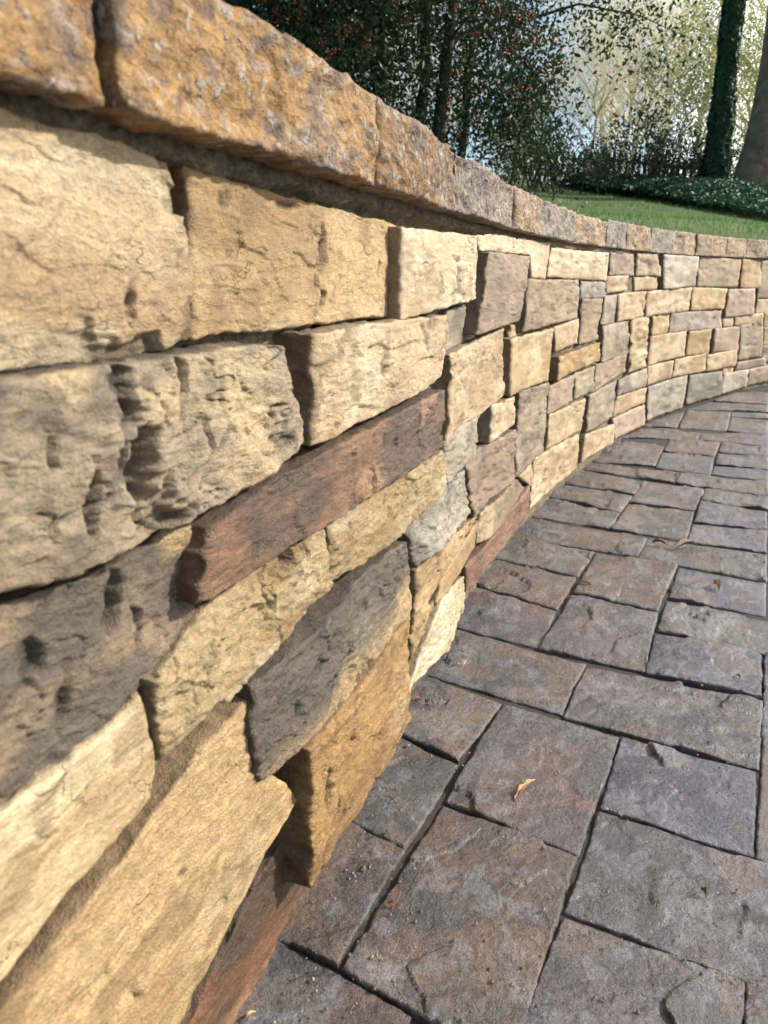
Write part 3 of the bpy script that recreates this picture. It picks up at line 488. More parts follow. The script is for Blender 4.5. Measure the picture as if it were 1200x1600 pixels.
('tan',0.026,[(0.7548,0.2954),(0.8808,0.2599),(0.9787,0.2731),(1.0471,0.2885),(1.1217,0.2957)],[(0.816,0.1173),(0.9083,0.1162),(1.01,0.0995),(1.0862,0.128),(1.196,0.1533)],[(0.7548,0.2954),(0.816,0.1173)],[(1.1217,0.2957),(1.1259,0.2435),(1.1558,0.2038),(1.196,0.1533)],150,150,{'rel':0.55,'crack':0.7,'chips':[(0.35,0.3,0.004,0.006,0.003),(0.5,0.55,0.003,0.01,0.003),(0.7,0.4,0.004,0.005,0.003)]}),
('redbrown',0.012,[(0.824,0.0792),(0.9236,0.0796),(1.0379,0.0634),(1.1212,0.0932),(1.2259,0.115)],[(0.9093,-0.0733),(1.0154,-0.0405),(1.1019,-0.0168),(1.1775,0.0136),(1.2202,0.0215)],[(0.824,0.0792),(0.9093,-0.0733)],[(1.2259,0.115),(1.2202,0.0215)],150,94,{'rel':0.6})]
wall_root = thing('retaining_wall', (0, 0, 0), 'curved cream and brown ledge stone retaining wall with rust coloured rock faced cap', 'wall')
def add_stone(tone, d, T, B, L, Rr, nu, nv, opt, seed):
    G = coons(T, B, L, Rr, nu, nv)
    far_ = min(.0030, .0009*max(0., float(G[..., 0].mean()) - 1.7))
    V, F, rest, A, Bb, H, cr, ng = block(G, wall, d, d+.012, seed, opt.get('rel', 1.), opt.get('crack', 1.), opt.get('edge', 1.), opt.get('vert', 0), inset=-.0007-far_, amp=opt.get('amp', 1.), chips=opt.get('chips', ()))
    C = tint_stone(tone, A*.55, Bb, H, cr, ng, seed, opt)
    m = M_GLOSS if tone in GLOSS else (M_SMOOTH if tone in SMOOTH else M_STONE)
    return put('wall_stone', mesh('wall_stone', V, F, True, C, rest), m, wall_root)
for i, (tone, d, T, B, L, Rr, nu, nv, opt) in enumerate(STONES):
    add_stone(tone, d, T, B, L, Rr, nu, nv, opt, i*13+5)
# the courses that run on past both edges of the photograph
def run_on(s0, s1, step):
    rr = random.Random(3); tones = ['cream', 'tan', 'brown', 'greybrown', 'ochre', 'grey', 'pink', 'palecream', 'mauve', 'cream']
    zc = [0, .085, .17, .27, .34, .44, .53, .60, .668]; k = 0
    for za, zb in zip(zc[:-1], zc[1:]):
        s = s0 - rr.random()*.0
        while s < s1 - .05:
            w = rr.uniform(.18, .5); e = min(s + w, s1)
            if s1 - e < .1: e = s1
            add_stone(rr.choice(tones), rr.uniform(.02, .034), [(s+.003, zb-.003), (e-.003, zb-.003)], [(s+.003, za+.003), (e-.003, za+.003)],
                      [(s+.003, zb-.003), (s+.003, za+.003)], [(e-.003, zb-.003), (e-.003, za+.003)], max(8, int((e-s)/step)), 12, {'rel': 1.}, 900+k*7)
            k += 1; s = e
run_on(5.72, 8.2, .02)
run_on(.10, .86, .02)

# mortar behind and between the stones, one rough sheet with a back
def mortar():
    s = np.concatenate([np.arange(-.4, .85, .02), np.arange(.85, 2.2, .0035), np.arange(2.2, 9.0, .012)]); z = np.concatenate([np.arange(-.10, .50, .006), np.arange(.50, .676, .0035)])
    S, Z = np.meshgrid(s, z); h = fbm(S*70, Z*70, 0, 4, 5)*.0028 + fbm(S*16, Z*16, 0, 2, 8)*.003 + .001
    # the bed under the cap is thick and squeezes out
    top = sst(.655, .664, Z + .004*fbm(S*30, Z*10, 0, 3, 4))
    h += top*(.0150 + .0030*fbm(S*170, Z*170, 2, 3, 6))*(1 - .5*sst(1.9, 2.4, S))
    V = wall(S.ravel(), Z.ravel(), h.ravel()); n1 = len(V)
    h = h + .0110*sst(2.0, 2.8, S) ; V = wall(S.ravel(), Z.ravel(), h.ravel())
    F = gridfaces(len(s), len(z))[:, ::-1]
    rest = np.stack([S.ravel(), Z.ravel(), h.ravel()], -1)
    return put('mortar', mesh('mortar', V, F, True, None, rest), M_MORTAR, wall_root)
mortar()
# concrete core that carries cap and veneer
def core():
    s = np.arange(-.4, 9.0, .1); n = len(s); rows = [wall(s, np.full(n, z), np.full(n, d)) for z, d in ((-.12, -.012), (.672, -.012), (.672, -.24), (-.12, -.24))]
    V = np.concatenate(rows); F = []
    for r in range(4):
        q = (r+1) % 4
        for i in range(n-1): F.append((r*n+i, r*n+i+1, q*n+i+1, q*n+i))
    put('wall_core', mesh('wall_core', V, F, False, None, V), M_MORTAR, wall_root)
core()

# cap: straight rock faced blocks set round the curve
CAPT = [((.48,.275,.10),(.29,.185,.11),(.52,.37,.20)), ((.49,.28,.10),(.29,.185,.11),(.54,.37,.19)), ((.35,.20,.08),(.19,.14,.115),(.42,.31,.2)),
        ((.36,.28,.2),(.24,.19,.16),(.46,.38,.3)), ((.48,.32,.165),(.33,.24,.16),(.54,.41,.26)), ((.39,.32,.25),(.28,.23,.19),(.48,.42,.34)), ((.52,.36,.20),(.38,.27,.175),(.58,.45,.3))]
CAPS = [-.4, .25, .62, 1.0137, 1.3624, 1.6805, 2.097, 2.36, 2.7493, 3.147, 3.402, 3.769, 4.128, 4.448, 4.849, 5.113, 5.48, 5.9, 6.3, 6.75, 7.2, 7.7, 8.2, 8.9]
CAPC = [0, 1, 0, 1, 2, 3, 4, 5, 6, 5, 4, 5, 6, 4, 6, 4, 5, 6, 4, 5, 6, 4, 5]
CAPD = [.028, .028, .024, .032, .028, .036, .034, .034, .028, .030, .028, .029, .028, .029, .028, .028, .03, .028, .03, .028, .03, .028, .03]
for i in range(len(CAPS)-1):
    g_ = .0028 if i in (2, 3, 4) else .0014; s0, s1 = CAPS[i]+g_*.5, CAPS[i+1]-g_*.5; nb_ = i <= 4; z0, z1 = (.6735, .7435) if nb_ else (.6755, .7440 - .001*(i % 3) + .020*min(1., max(0., (s0-2.6)/1.4)))
    near = 1 if .6 < s0 < 2.3 else 0
    nu = int(max(24, min(150, (s1-s0)/(.0030 if near else .008)))); nv = 44 if near else 20
    G = coons([(s0, z1), (s1, z1)], [(s0, z0), (s1, z0)], [(s0, z1), (s0, z0)], [(s1, z1), (s1, z0)], nu, nv)
    sag = (s1-s0)**2/8/3.2
    V, F, rest, A, B, H, cr, ng = block(G, wall, CAPD[i] + (.012 if nb_ else .004), .30, 300+i*17, 1., 1., 1., kind='cap', inset=.0006, rings=14, dfun=lambda u, v: sag*4*u*(1-u))
    c0, c1, c2 = [np.array(c) for c in CAPT[CAPC[i]]]
    A = A*.55
    w1 = sst(.0, .5, fbm(A*22, B*14, H*14, 4, 301+i)); w2 = sst(.1, .5, fbm(A*26, B*20, H*20, 4, 351+i))
    C = c0 + (c1-c0)*w1[:, None]; C = C + (c2-C)*w2[:, None]*.45
    w3 = sst(.30, .55, fbm(A*70, B*55, H*55, 3, 371+i)); C = C + (np.array([.17, .135, .13])-C)*(w3*.65)[:, None]
    w5 = sst(.42, .58, fbm(A*190, B*150, H*150, 2, 391+i)); C = C + (np.array([.60, .52, .45])-C)*(w5*.45)[:, None]
    C *= (1 + .22*fbm(A*120, B*120, H*120, 3, 9))[:, None]
    put('cap_stone', mesh('cap_stone', V, F, True, np.clip(C, .01, .8), rest), M_CAP, wall_root)

# ------------------------------------------------------------------ paving
def sheet(name, mat, x0, x1, y0, y1, z, n):
    X, Y = np.meshgrid(np.linspace(x0, x1, n), np.linspace(y0, y1, n)); V = np.stack([X, Y, 0*X + z], -1).reshape(-1, 3)
    return put(name, mesh(name, V, gridfaces(n, n)[:, ::-1], False), mat)
paving = tag(sheet('paving', M_JOINT, -1.5, 14, -2.5, 7.0, -.0052, 12), kind='structure')
PAVERS=[
('g',[(-0.1031,0.5614),(0.0217,0.4819),(0.0,0.3952),(-0.1401,0.4531)],98,67),
('o',[(-0.1001,0.7636),(0.0224,0.6776),(-0.0419,0.5316),(-0.1236,0.5754)],60,70),
('g',[(0.0,0.9041),(0.0939,0.8296),(0.0239,0.6796),(-0.076,0.7509)],50,51),
('o',[(0.0,1.1038),(0.1721,0.9743),(0.096,0.835),(-0.009,0.9196)],64,37),
('m',[(0.1765,0.9726),(0.3207,0.8889),(0.2109,0.6719),(0.0741,0.7566)],73,64),
('o',[(0.0707,0.7509),(0.2079,0.6681),(0.0992,0.4401),(-0.0376,0.5269)],100,110),
('b',[(0.3232,0.8859),(0.472,0.8178),(0.3998,0.6681),(0.2557,0.7441)],83,45),
('m',[(0.2524,0.7375),(0.4784,0.6216),(0.3945,0.4795),(0.1797,0.5939)],110,68),
('m',[(0.1754,0.5861),(0.3208,0.5159),(0.2598,0.3952),(0.0962,0.4376)],110,84),
('g',[(0.3242,0.5146),(0.4272,0.4716),(0.3616,0.37),(0.2635,0.3952)],83,75),
('g',[(0.5144,0.8859),(0.6192,0.8323),(0.4865,0.6242),(0.4029,0.6643)],54,65),
('b',[(0.6355,1.1301),(0.7662,1.0582),(0.6241,0.8404),(0.5187,0.8949)],55,44),
('g',[(0.1035,1.2338),(0.3244,1.089),(0.2531,0.9455),(0.0358,1.0765)],83,29),
('m',[(0.3269,1.0827),(0.5548,0.9743),(0.4765,0.8204),(0.2558,0.9373)],104,34),
('m',[(0.1573,1.4324),(0.3211,1.2934),(0.2611,1.1459),(0.1041,1.2417)],52,23),
('o',[(0.2145,1.5799),(0.3982,1.453),(0.3254,1.302),(0.1638,1.4324)],51,18),
('g',[(0.2803,1.7375),(0.478,1.6085),(0.4034,1.4634),(0.2226,1.5879)],50,15),
('o',[(0.4813,1.6043),(0.6291,1.5141),(0.5107,1.2906),(0.3752,1.3738)],44,25),
('m',[(0.3684,1.3614),(0.5057,1.2795),(0.412,1.0663),(0.2607,1.1437)],55,32),
('b',[(0.6332,1.5103),(0.7792,1.4257),(0.7036,1.2739),(0.5556,1.3522)],50,16),
('g',[(0.5475,1.3401),(0.8167,1.1764),(0.7383,1.0622),(0.4854,1.2108)],102,17),
('b',[(0.4786,1.2008),(0.628,1.1301),(0.5571,0.9831),(0.4137,1.0622)],61,24),
('o',[(0.3633,1.8538),(0.6322,1.7093),(0.5662,1.5799),(0.2923,1.7139)],69,13),
('g',[(0.6337,1.7047),(0.8614,1.5961),(0.7854,1.4358),(0.5651,1.5719)],68,14),
('o',[(0.6676,1.973),(0.8246,1.9145),(0.7155,1.6864),(0.5611,1.7665)],39,15),
('b',[(0.7811,1.8118),(0.9405,1.7568),(0.8634,1.6002),(0.7151,1.6774)],41,11),
('b',[(0.8723,1.9911),(1.0195,1.9202),(0.9452,1.7665),(0.7884,1.8221)],37,10),
('g',[(0.4481,2.0284),(0.6207,1.8976),(0.5594,1.7715),(0.3755,1.8755)],43,12),
('o',[(0.521,2.1985),(0.7112,2.067),(0.6257,1.9089),(0.4519,2.0475)],40,11),
('g',[(0.6229,2.3797),(0.7869,2.2206),(0.7171,2.0801),(0.5323,2.2058)],39,11),
('m',[(0.7883,2.2132),(0.9427,2.1343),(0.8308,1.926),(0.6768,1.9973)],34,13),
('g',[(0.9446,2.1343),(1.0878,2.054),(1.024,1.926),(0.879,2.0034)],34,7),
('o',[(0.6571,2.4765),(0.9316,2.3056),(0.88,2.1985),(0.6125,2.3797)],54,6),
('g',[(0.9336,2.3056),(1.1686,2.2206),(1.0941,2.067),(0.8792,2.1912)],48,7),
('m',[(0.8724,2.8513),(1.0243,2.7044),(0.887,2.4054),(0.6745,2.4856)],37,18),
('o',[(1.0985,2.8513),(1.263,2.7817),(1.1471,2.5613),(0.9984,2.631)],26,7),
('b',[(0.9831,2.6007),(1.139,2.542),(1.0218,2.2897),(0.8833,2.3882)],28,9),
('b',[(1.263,2.7704),(1.398,2.6937),(1.3291,2.5516),(1.1878,2.6208)],25,6),
('g',[(1.1793,2.6007),(1.3244,2.542),(1.2458,2.3797),(1.0972,2.4316)],27,6),
('b',[(1.0878,2.4141),(1.2376,2.3629),(1.1759,2.2357),(1.0291,2.2976)],29,6),
('g',[(1.0092,3.054),(1.2582,2.9621),(1.2019,2.8395),(0.9005,2.8633)],42,8),
('m',[(1.2608,2.9621),(1.4979,2.8996),(1.4032,2.7044),(1.2021,2.8278)],35,6),
('g',[(1.1363,3.2398),(1.3787,3.4481),(1.2006,3.054),(1.0396,3.109)],22,9),
('o',[(1.4036,3.4824),(1.5859,3.4311),(1.382,3.0009),(1.2084,3.054)],25,10),
('g',[(1.5889,3.4311),(1.7395,3.3978),(1.6776,3.2702),(1.5359,3.317)],19,6),
('g',[(1.5222,3.2857),(1.6628,3.2398),(1.5038,2.9119),(1.3789,2.9878)],21,8),
('m',[(1.6105,3.7027),(1.8503,3.6264),(1.7557,3.4311),(1.423,3.5173)],41,12),
('o',[(1.8737,4.0411),(2.0404,4.0182),(1.8686,3.6641),(1.6363,3.742)],28,11)]
PT = {'g': ((.080,.072,.070),(.046,.045,.052),(.125,.108,.096)), 'o': ((.096,.072,.062),(.052,.046,.050),(.165,.105,.075)),
      'b': ((.056,.060,.104),(.034,.038,.074),(.098,.10,.132)), 'm': ((.076,.062,.080),(.042,.038,.060),(.125,.10,.104))}
def flat(a, b, h): return np.stack([a, b, h], -1)
def add_paver(tone, q, nu, nv, seed):
    q = [tuple(p) for p in q]
    G = coons([q[0], q[1]], [q[3], q[2]], [q[0], q[3]], [q[1], q[2]], nu, nv)
    dist = math.hypot(*np.mean(q, axis=0)); am = min(1.2, .55 + dist*.35)
    V, F, rest, A, B, H, cr, ng = block(G, flat, 0.0, .012, seed, 1., 1., 1.0, kind='paver', inset=-.0013, rings=3, amp=am)
    c0, c1, c2 = [np.array(c) for c in PT[tone]]
    w1 = sst(-.1, .5, fbm(A*9, B*9, 0, 4, seed+1)); w2 = sst(.0, .5, fbm(A*13, B*13, 3, 4, seed+2))
    C = c0 + (c1-c0)*w1[:, None]; C = C + (c2-C)*w2[:, None]*.8
    w3 = sst(.34, .58, fbm(A*16, B*12, 5, 3, seed+3)); C = C + (np.array([.30, .29, .30])-C)*(w3*.30)[:, None]     # pale bloom
    w4 = sst(.26, .5, fbm(A*14, B*14, 8, 3, seed+4)); C = C + (np.array([.17, .095, .06])-C)*(w4*.5)[:, None]
    w6 = sst(.30, .5, fbm(A*55, B*55, 9, 3, seed+5)); C = C + (np.array([.045, .042, .055])-C)*(w6*.45)[:, None]
    w7 = sst(.40, .56, fbm(A*42, B*42, 12, 3, seed+6)); C = C + (np.array([.26, .27, .31])-C)*(w7*.34)[:, None]
    k = np.zeros(len(A)); k[:ng] = cr.ravel(); C *= (1 - .3*k)[:, None]
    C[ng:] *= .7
    return put('paving_stone', mesh('paving_stone', V, F, True, np.clip(C, .008, .6), rest), M_PAVER, paving)
for i, (tone, q, nu, nv) in enumerate(PAVERS): add_paver(tone, q, nu, nv, 2000 + i*11)
# the same ashlar pattern outside the traced part
def proj(x, y, z=0):
    P = R_(17.498); vy = y*math.cos(P) - (z-.6)*math.sin(P); vz = y*math.sin(P) + (z-.6)*math.cos(P)
    return (600 + 1180*x/vy, 800 - 1180*vz/vy) if vy > .05 else (9999, 9999)
def paver_fill():
    ca, sa = math.cos(R_(27.5)), math.sin(R_(27.5)); rr = random.Random(5); cand = []
    b = -3.5
    while b < 6:
        hgt = rr.choice([.13, .2, .26]); a = -2.0 + rr.random()*.2
        while a < 7:
            w = rr.choice([.2, .28, .36]); q = []
            for (u, v) in ((a, b+hgt), (a+w, b+hgt), (a+w, b), (a, b)): q.append((u*ca + v*sa, -u*sa*1 + v*ca))
            ok = True
            for (x, y) in q + [tuple(np.mean(q, axis=0))]:
                px, py = proj(x, y)
                if -400 < px < 1206 and 560 < py < 1640 : ok = False
                if y < .3 and px == 9999 and x < .0: ok = False
            s = np.argmin(np.hypot(CU[:, 0]-q[3][0], CU[:, 1]-q[3][1])); cx_, cy_ = np.mean(q, axis=0)
            s = np.argmin(np.hypot(CU[:, 0]-cx_, CU[:, 1]-cy_)); sd = (cx_-CU[s, 0])*TY[s] - (cy_-CU[s, 1])*TX[s]
            if sd < .02 or cy_ < -.5 or math.hypot(cx_, cy_) > 7.5: ok = False
            # traced pavers that reach past the frame
            for (_, Q, _, _) in PAVERS:
                Qx, Qy = [p[0] for p in Q], [p[1] for p in Q]
                inside = False; j = 3
                for i2 in range(4):
                    if ((Qy[i2] > cy_) != (Qy[j] > cy_)) and cx_ < (Qx[j]-Qx[i2])*(cy_-Qy[i2])/(Qy[j]-Qy[i2]) + Qx[i2]: inside = not inside
                    j = i2
                if inside: ok = False
            if ok: cand.append((math.hypot(cx_ - 1.2, cy_ - 1.5), rr.choice('gobm'), q))
            a += w
        b += hgt
    for k, (_, tone, q) in enumerate(sorted(cand)[:245]): add_paver(tone, q, 14, 11, 5000 + k*3)
paver_fill()
# ------------------------------------------------------------------ ground behind the wall
SX = np.concatenate([CS, CURVE_L + np.arange(.5, 60, 1.)]); CX = wall(SX, 0*SX, 0*SX)
def hill(t): t = np.maximum(t, 0.); return .70 + .155*t*np.exp(-np.power(t/19., 2)) + (1.35+.012*t)*(1-np.exp(-np.power(t/19., 2)))
def terr(x, y):
    d = np.hypot(CX[:, 0]-x, CX[:, 1]-y).min(); return float(hill(d) + .05*fbm(x*.5, y*.5, 0, 2, 3))
def at(px, dist, py=270):
    """a place on the rising ground, found by bearing and distance from where the picture was taken"""
    th = math.atan((px-600)*(4115/(4543-py))/1180*math.cos(R_(17.5))); x, y = dist*math.sin(th), dist*math.cos(th); return Vector((x, y, terr(x, y)))
def hgt(py, dist): return .6 + dist*math.tan(math.atan((800-py)/1180) - R_(17.498))

def mat_grass(name, c1, c2):
    return plain(name, c1, c2, 9, .75, .3, .01)
M_LAWN = mat_grass('lawn soil and turf', (.05, .085, .025), (.10, .15, .045))
M_BLADE = plain('grass blades', (.08, .17, .035), (.17, .30, .06), 2.5, .5, .4, 0, .35)
M_SOILG = mat_grass('rough ground', (.05, .05, .03), (.09, .08, .05))
def lawn():
    s = np.concatenate([np.linspace(-.4, 9, 60), np.linspace(9.6, 60, 30)]); t = np.concatenate([np.linspace(.27, 6, 30), np.linspace(6.5, 70, 40)])
    S, T = np.meshgrid(s, t); V = wall(S.ravel(), 0*S.ravel(), -T.ravel()); V[:, 2] = hill(T.ravel()) + .05*fbm(V[:, 0]*.5, V[:, 1]*.5, 0, 2, 3)
    o = put('lawn', mesh('lawn', V, gridfaces(len(s), len(t))), M_LAWN); tag(o, kind='structure')
lawn()
tag(sheet('ground', M_SOILG, -300, 300, -300, 300, -.06, 9), kind='structure')
rng = np.random.default_rng(4)
def leafmesh(P, D, N, L, W, fold=.25):
    """P centres, D long axis, N normal: one folded kite per leaf"""
    D = D/np.linalg.norm(D, axis=1)[:, None]; S = np.cross(D, N); S /= np.linalg.norm(S, axis=1)[:, None]+1e-9; Nn = np.cross(S, D)
    L = np.asarray(L)[:, None]; W = np.asarray(W)[:, None]
    a = P - D*L*.5; b = P + D*L*.5; c = P + S*W*.5 + Nn*W*fold - D*L*.08; d = P - S*W*.5 + Nn*W*fold - D*L*.08
    V = np.stack([a, c, b, d], 1).reshape(-1, 3); i = np.arange(len(P))*4
    F = np.concatenate([np.stack([i, i+1, i+2], -1), np.stack([i, i+2, i+3], -1)]); return V, F
def rdir(n): v = rng.normal(size=(n, 3)); return v/np.linalg.norm(v, axis=1)[:, None]

def grass():
    n = 42000; s = rng.uniform(1.6, 9.5, n); t = .26 + 11*rng.random(n)**1.4
    P = wall(s, 0*s, -t); P[:, 2] = hill(t) + .05*fbm(P[:, 0]*.5, P[:, 1]*.5, 0, 2, 3)
    h = rng.uniform(.02, .05, n); d = rdir(n)*.45; d[:, 2] = 1; tip = P + d*h[:, None]; w = rdir(n); w[:, 2] = 0; w *= (.0028*(1+t*.12))[:, None]
    V = np.stack([P-w, P+w, tip], 1).reshape(-1, 3); F = np.arange(n*3).reshape(-1, 3)
    tag(put('grass', mesh('grass', V, F, False), M_BLADE), 'short bright green lawn grass rising behind the wall', 'grass', kind='stuff')
grass()

class Tubes:
    def __init__(s): s.V = []; s.F = []; s.n = 0
    def seg(s, pts, rad, k=5, cap=False):
        pts = [Vector(p) for p in pts]; m = len(pts)
        for i, p in enumerate(pts):
            d = (pts[min(i+1, m-1)] - pts[max(i-1, 0)]).normalized(); u = d.cross(Vector((.31, .17, .93))).normalized(); v = d.cross(u)
            for j in range(k):
                a = j*2*math.pi/k; s.V.append(p + (u*math.cos(a) + v*math.sin(a))*rad[i])
        for i in range(m-1):
            for j in range(k):
                a = s.n + i*k + j; b = s.n + i*k + (j+1) % k; s.F.append((a, b, b+k, a+k))
        s.n += m*k
    def mesh(s, name): return mesh(name, [tuple(v) for v in s.V], s.F)
M_BARK = plain('dark holly bark', (.035, .03, .024), (.09, .078, .06), 12, .85, .2, .02)
M_BARKG = plain('grey brown trunk bark', (.18, .125, .085), (.36, .27, .19), 7, .9, .2, .05)
M_BARKS = plain('pale bare twigs', (.60, .52, .40), (.80, .72, .58), 6, .9, .2)
M_BARKT = plain('reddish trunk bark', (.22, .13, .07), (.38, .25, .15), 9, .9, .2, .04)
M_HOLLY = plain('holly leaves', (.012, .03, .013), (.05, .095, .035), 5, .45, .4, 0, .2)
M_LAUREL = plain('laurel leaves', (.025, .05, .022), (.065, .105, .045), 4, .5, .35, 0, .2)
M_IVY = plain('ivy leaves', (.022, .075, .04), (.06, .14, .065), 6, .55, .3, 0, .2)
M_PALE = plain('pale dry leaves', (.84, .76, .54), (.93, .88, .70), 3, .7, .2, 0, .5)
M_LIME = plain('yellow green leaves', (.26, .34, .07), (.44, .48, .14), 3, .6, .2, 0, .5)
M_OLIVE = plain('olive shrub leaves', (.20, .23, .10), (.36, .37, .18), 3, .6, .2, 0, .4)
M_RUST = plain('rust leaves', (.30, .12, .035), (.45, .22, .08), 9, .6, .2, 0, .4)
M_BERRY = plain('red berries', (.32, .02, .015), (.5, .04, .025), 9, .3, .5)
M_FENCE = plain('weathered fence wood', (.05, .04, .032), (.11, .09, .07), 14, .9, .2)

def grow(tb, p, d, L, r, depth, rr, tips, bend=.25, k=5, up=.15, kids=(2, 4), shrink=.68):
    pts = [p]; rad = [r]; q = p.copy(); dd = d.copy()
    for i in range(4):
        dd = (dd + Vector((rr.gauss(0, bend), rr.gauss(0, bend), rr.gauss(0, bend*.7)+up))*.35).normalized(); q = q + dd*(L/4); pts.append(q.copy()); rad.append(r*(1-.16*(i+1)))
    tb.seg(pts, rad, max(3, k)); tips.append((q.copy(), dd.copy(), depth))
    if depth <= 0: return
    for j in range(rr.randint(*kids)):
        f = rr.choice([1, 2, 3, 4, 4]); nd = (dd + Vector((rr.gauss(0, .6), rr.gauss(0, .6), rr.gauss(.1, .4)))).normalized()
        grow(tb, pts[f], nd, L*shrink*rr.uniform(.8, 1.15), rad[f]*.6, depth-1, rr, tips, bend, k-1, up, kids, shrink)

# ------------------------------------------------------------------ the holly
def holly():
    o = at(600, 8.6); z0 = o.z
    root = thing('holly_tree', o, 'large dark evergreen holly tree with several stems and red berries above the cap', 'tree')
    rr = random.Random(11); tips = []
    c = Vector((-.45, .4, 2.6)); rad = Vector((2.6, 2.2, 2.5))
    stems = [(-1.9, -.16), (-1.35, -.08), (-.95, .05), (-.55, -.04), (-.2, .10), (.08, -.05), (.42, .12), (.75, .06), (1.1, .14), (-2.5, -.2)]
    for i, (x, lean) in enumerate(stems):
        tb = Tubes(); y = rr.uniform(-.4, 1.0)
        pts = [Vector((x*.72, y, -.1))]; r0 = rr.uniform(.035, .07)
        for k in range(1, 9): pts.append(Vector((x*.72 + lean*k*.5 + rr.gauss(0, .03), y + rr.gauss(0, .04), k*.62)))
        tb.seg(pts, [r0*(1-.07*k) for k in range(9)], 7)
        for k in range(2, 9):
            for j in range(3):
                a = rr.uniform(0, 6.28); grow(tb, pts[k], Vector((math.cos(a), math.sin(a)*.8, rr.uniform(-.15, .5))).normalized(), rr.uniform(.6, 1.1), .016, 1, rr, tips, .35, 4, -.05, (2, 3))
        put('trunk', tb.mesh('trunk'), M_BARK, root)
    # foliage: sprays gathered in clumps, thin where the stems show
    n = 2000; pts = []
    while len(pts) < n:
        q = rdir(1)[0]*rng.random()**.28; q = np.array(c) + q*np.array(rad)
        if q[2] < .2 or (q[0] > .9 and q[2] < .35 + (q[0]-.9)*.95) or q[0] > 1.85 or (q[0] > 1.1 and rng.random() < .72): continue
        inner = -.15 < q[0] < 1.0 and .5 < q[2] < 1.6
        if inner and rng.random() < .72: continue
        # open wedge on the right below, as the boughs hang
        pts.append(q)
    for k in range(12): # hanging bough reaching right
        f = k/15; pts.append(np.array([1.75 + 1.35*f, -.1, 1.62 - .1*f - .28*f*f]) + rng.normal(size=3)*np.array([.1, .1, .09]))
    for k in range(50): pts.append(np.array([1.35, .1, .75]) + rng.normal(size=3)*np.array([.22, .4, .25]))
    P = []; D = []; L = []
    for q in pts:
        m = rng.integers(40, 95); s = rng.uniform(.12, .27); P.append(q + rng.normal(size=(m, 3))*np.array([s, s, s*1.15])); D.append(rdir(m)*.8 + np.array([0, 0, -.5]))
    P = np.concatenate(P); D = np.concatenate(D); n = len(P)
    V, F = leafmesh(P, D, rdir(n), rng.uniform(.045, .078, n), rng.uniform(.022, .038, n))
    put('crown', mesh('crown', V, F, False), M_HOLLY, root)
    bt = Tubes(); bt.seg([Vector((.9, 0, 1.4)), Vector((1.9, -.1, 1.65)), Vector((2.5, -.1, 1.55)), Vector((2.95, -.1, 1.38))], [.025, .012, .006, .003], 5)
    put('bough', bt.mesh('bough'), M_BARK, root)
    # berries in clusters
    ico = [(0,0,1),(.894,0,.447),(.276,.851,.447),(-.724,.526,.447),(-.724,-.526,.447),(.276,-.851,.447),(.724,.526,-.447),(-.276,.851,-.447),(-.894,0,-.447),(-.276,-.851,-.447),(.724,-.526,-.447),(0,0,-1)]
    fc = [(0,1,2),(0,2,3),(0,3,4),(0,4,5),(0,5,1),(1,6,2),(2,6,7),(2,7,3),(3,7,8),(3,8,4),(4,8,9),(4,9,5),(5,9,10),(5,10,1),(1,10,6),(6,11,7),(7,11,8),(8,11,9),(9,11,10),(10,11,6)]
    ico = np.array(ico); fc = np.array(fc); C = []
    for (x, z, sx, sz, cl) in ((1.15, 1.2, .35, .16, 17), (1.45, 1.0, .2, .2, 8), (.75, 1.35, .4, .12, 5), (-.75, .85, .25, .25, 17), (-1.1, 1.1, .3, .2, 12), (-.3, 1.2, .3, .2, 10), (.9, .85, .3, .2, 8), (1.3, 2.1, .8, .4, 20), (-.6, 2.2, .9, .5, 24)):
        for k in range(cl):
            q = np.array([x + rng.normal()*sx*.7, c.y - rad.y*math.sqrt(max(.03, 1 - ((x-c.x)/rad.x)**2 - ((z-c.z)/rad.z)**2)) - .05 + rng.normal()*.12, z + rng.normal()*sz*.7]); C.append(q + rng.normal(size=(rng.integers(5, 12), 3))*.035)
    C = np.concatenate(C); V = (C[:, None] + ico[None]*.011).reshape(-1, 3); F = (fc[None] + (np.arange(len(C))*12)[:, None, None]).reshape(-1, 3)
    tag(put('berries', mesh('berries', V, F), M_BERRY, root), kind='stuff')
    # leaves around the berry sprays
    P = np.concatenate([C + rng.normal(size=C.shape)*.07 for _ in range(4)]); n = len(P)
    V, F = leafmesh(P, rdir(n), rdir(n), rng.uniform(.035, .06, n), rng.uniform(.018, .03, n)); put('berry_foliage', mesh('berry_foliage', V, F, False), M_HOLLY, root)
holly()

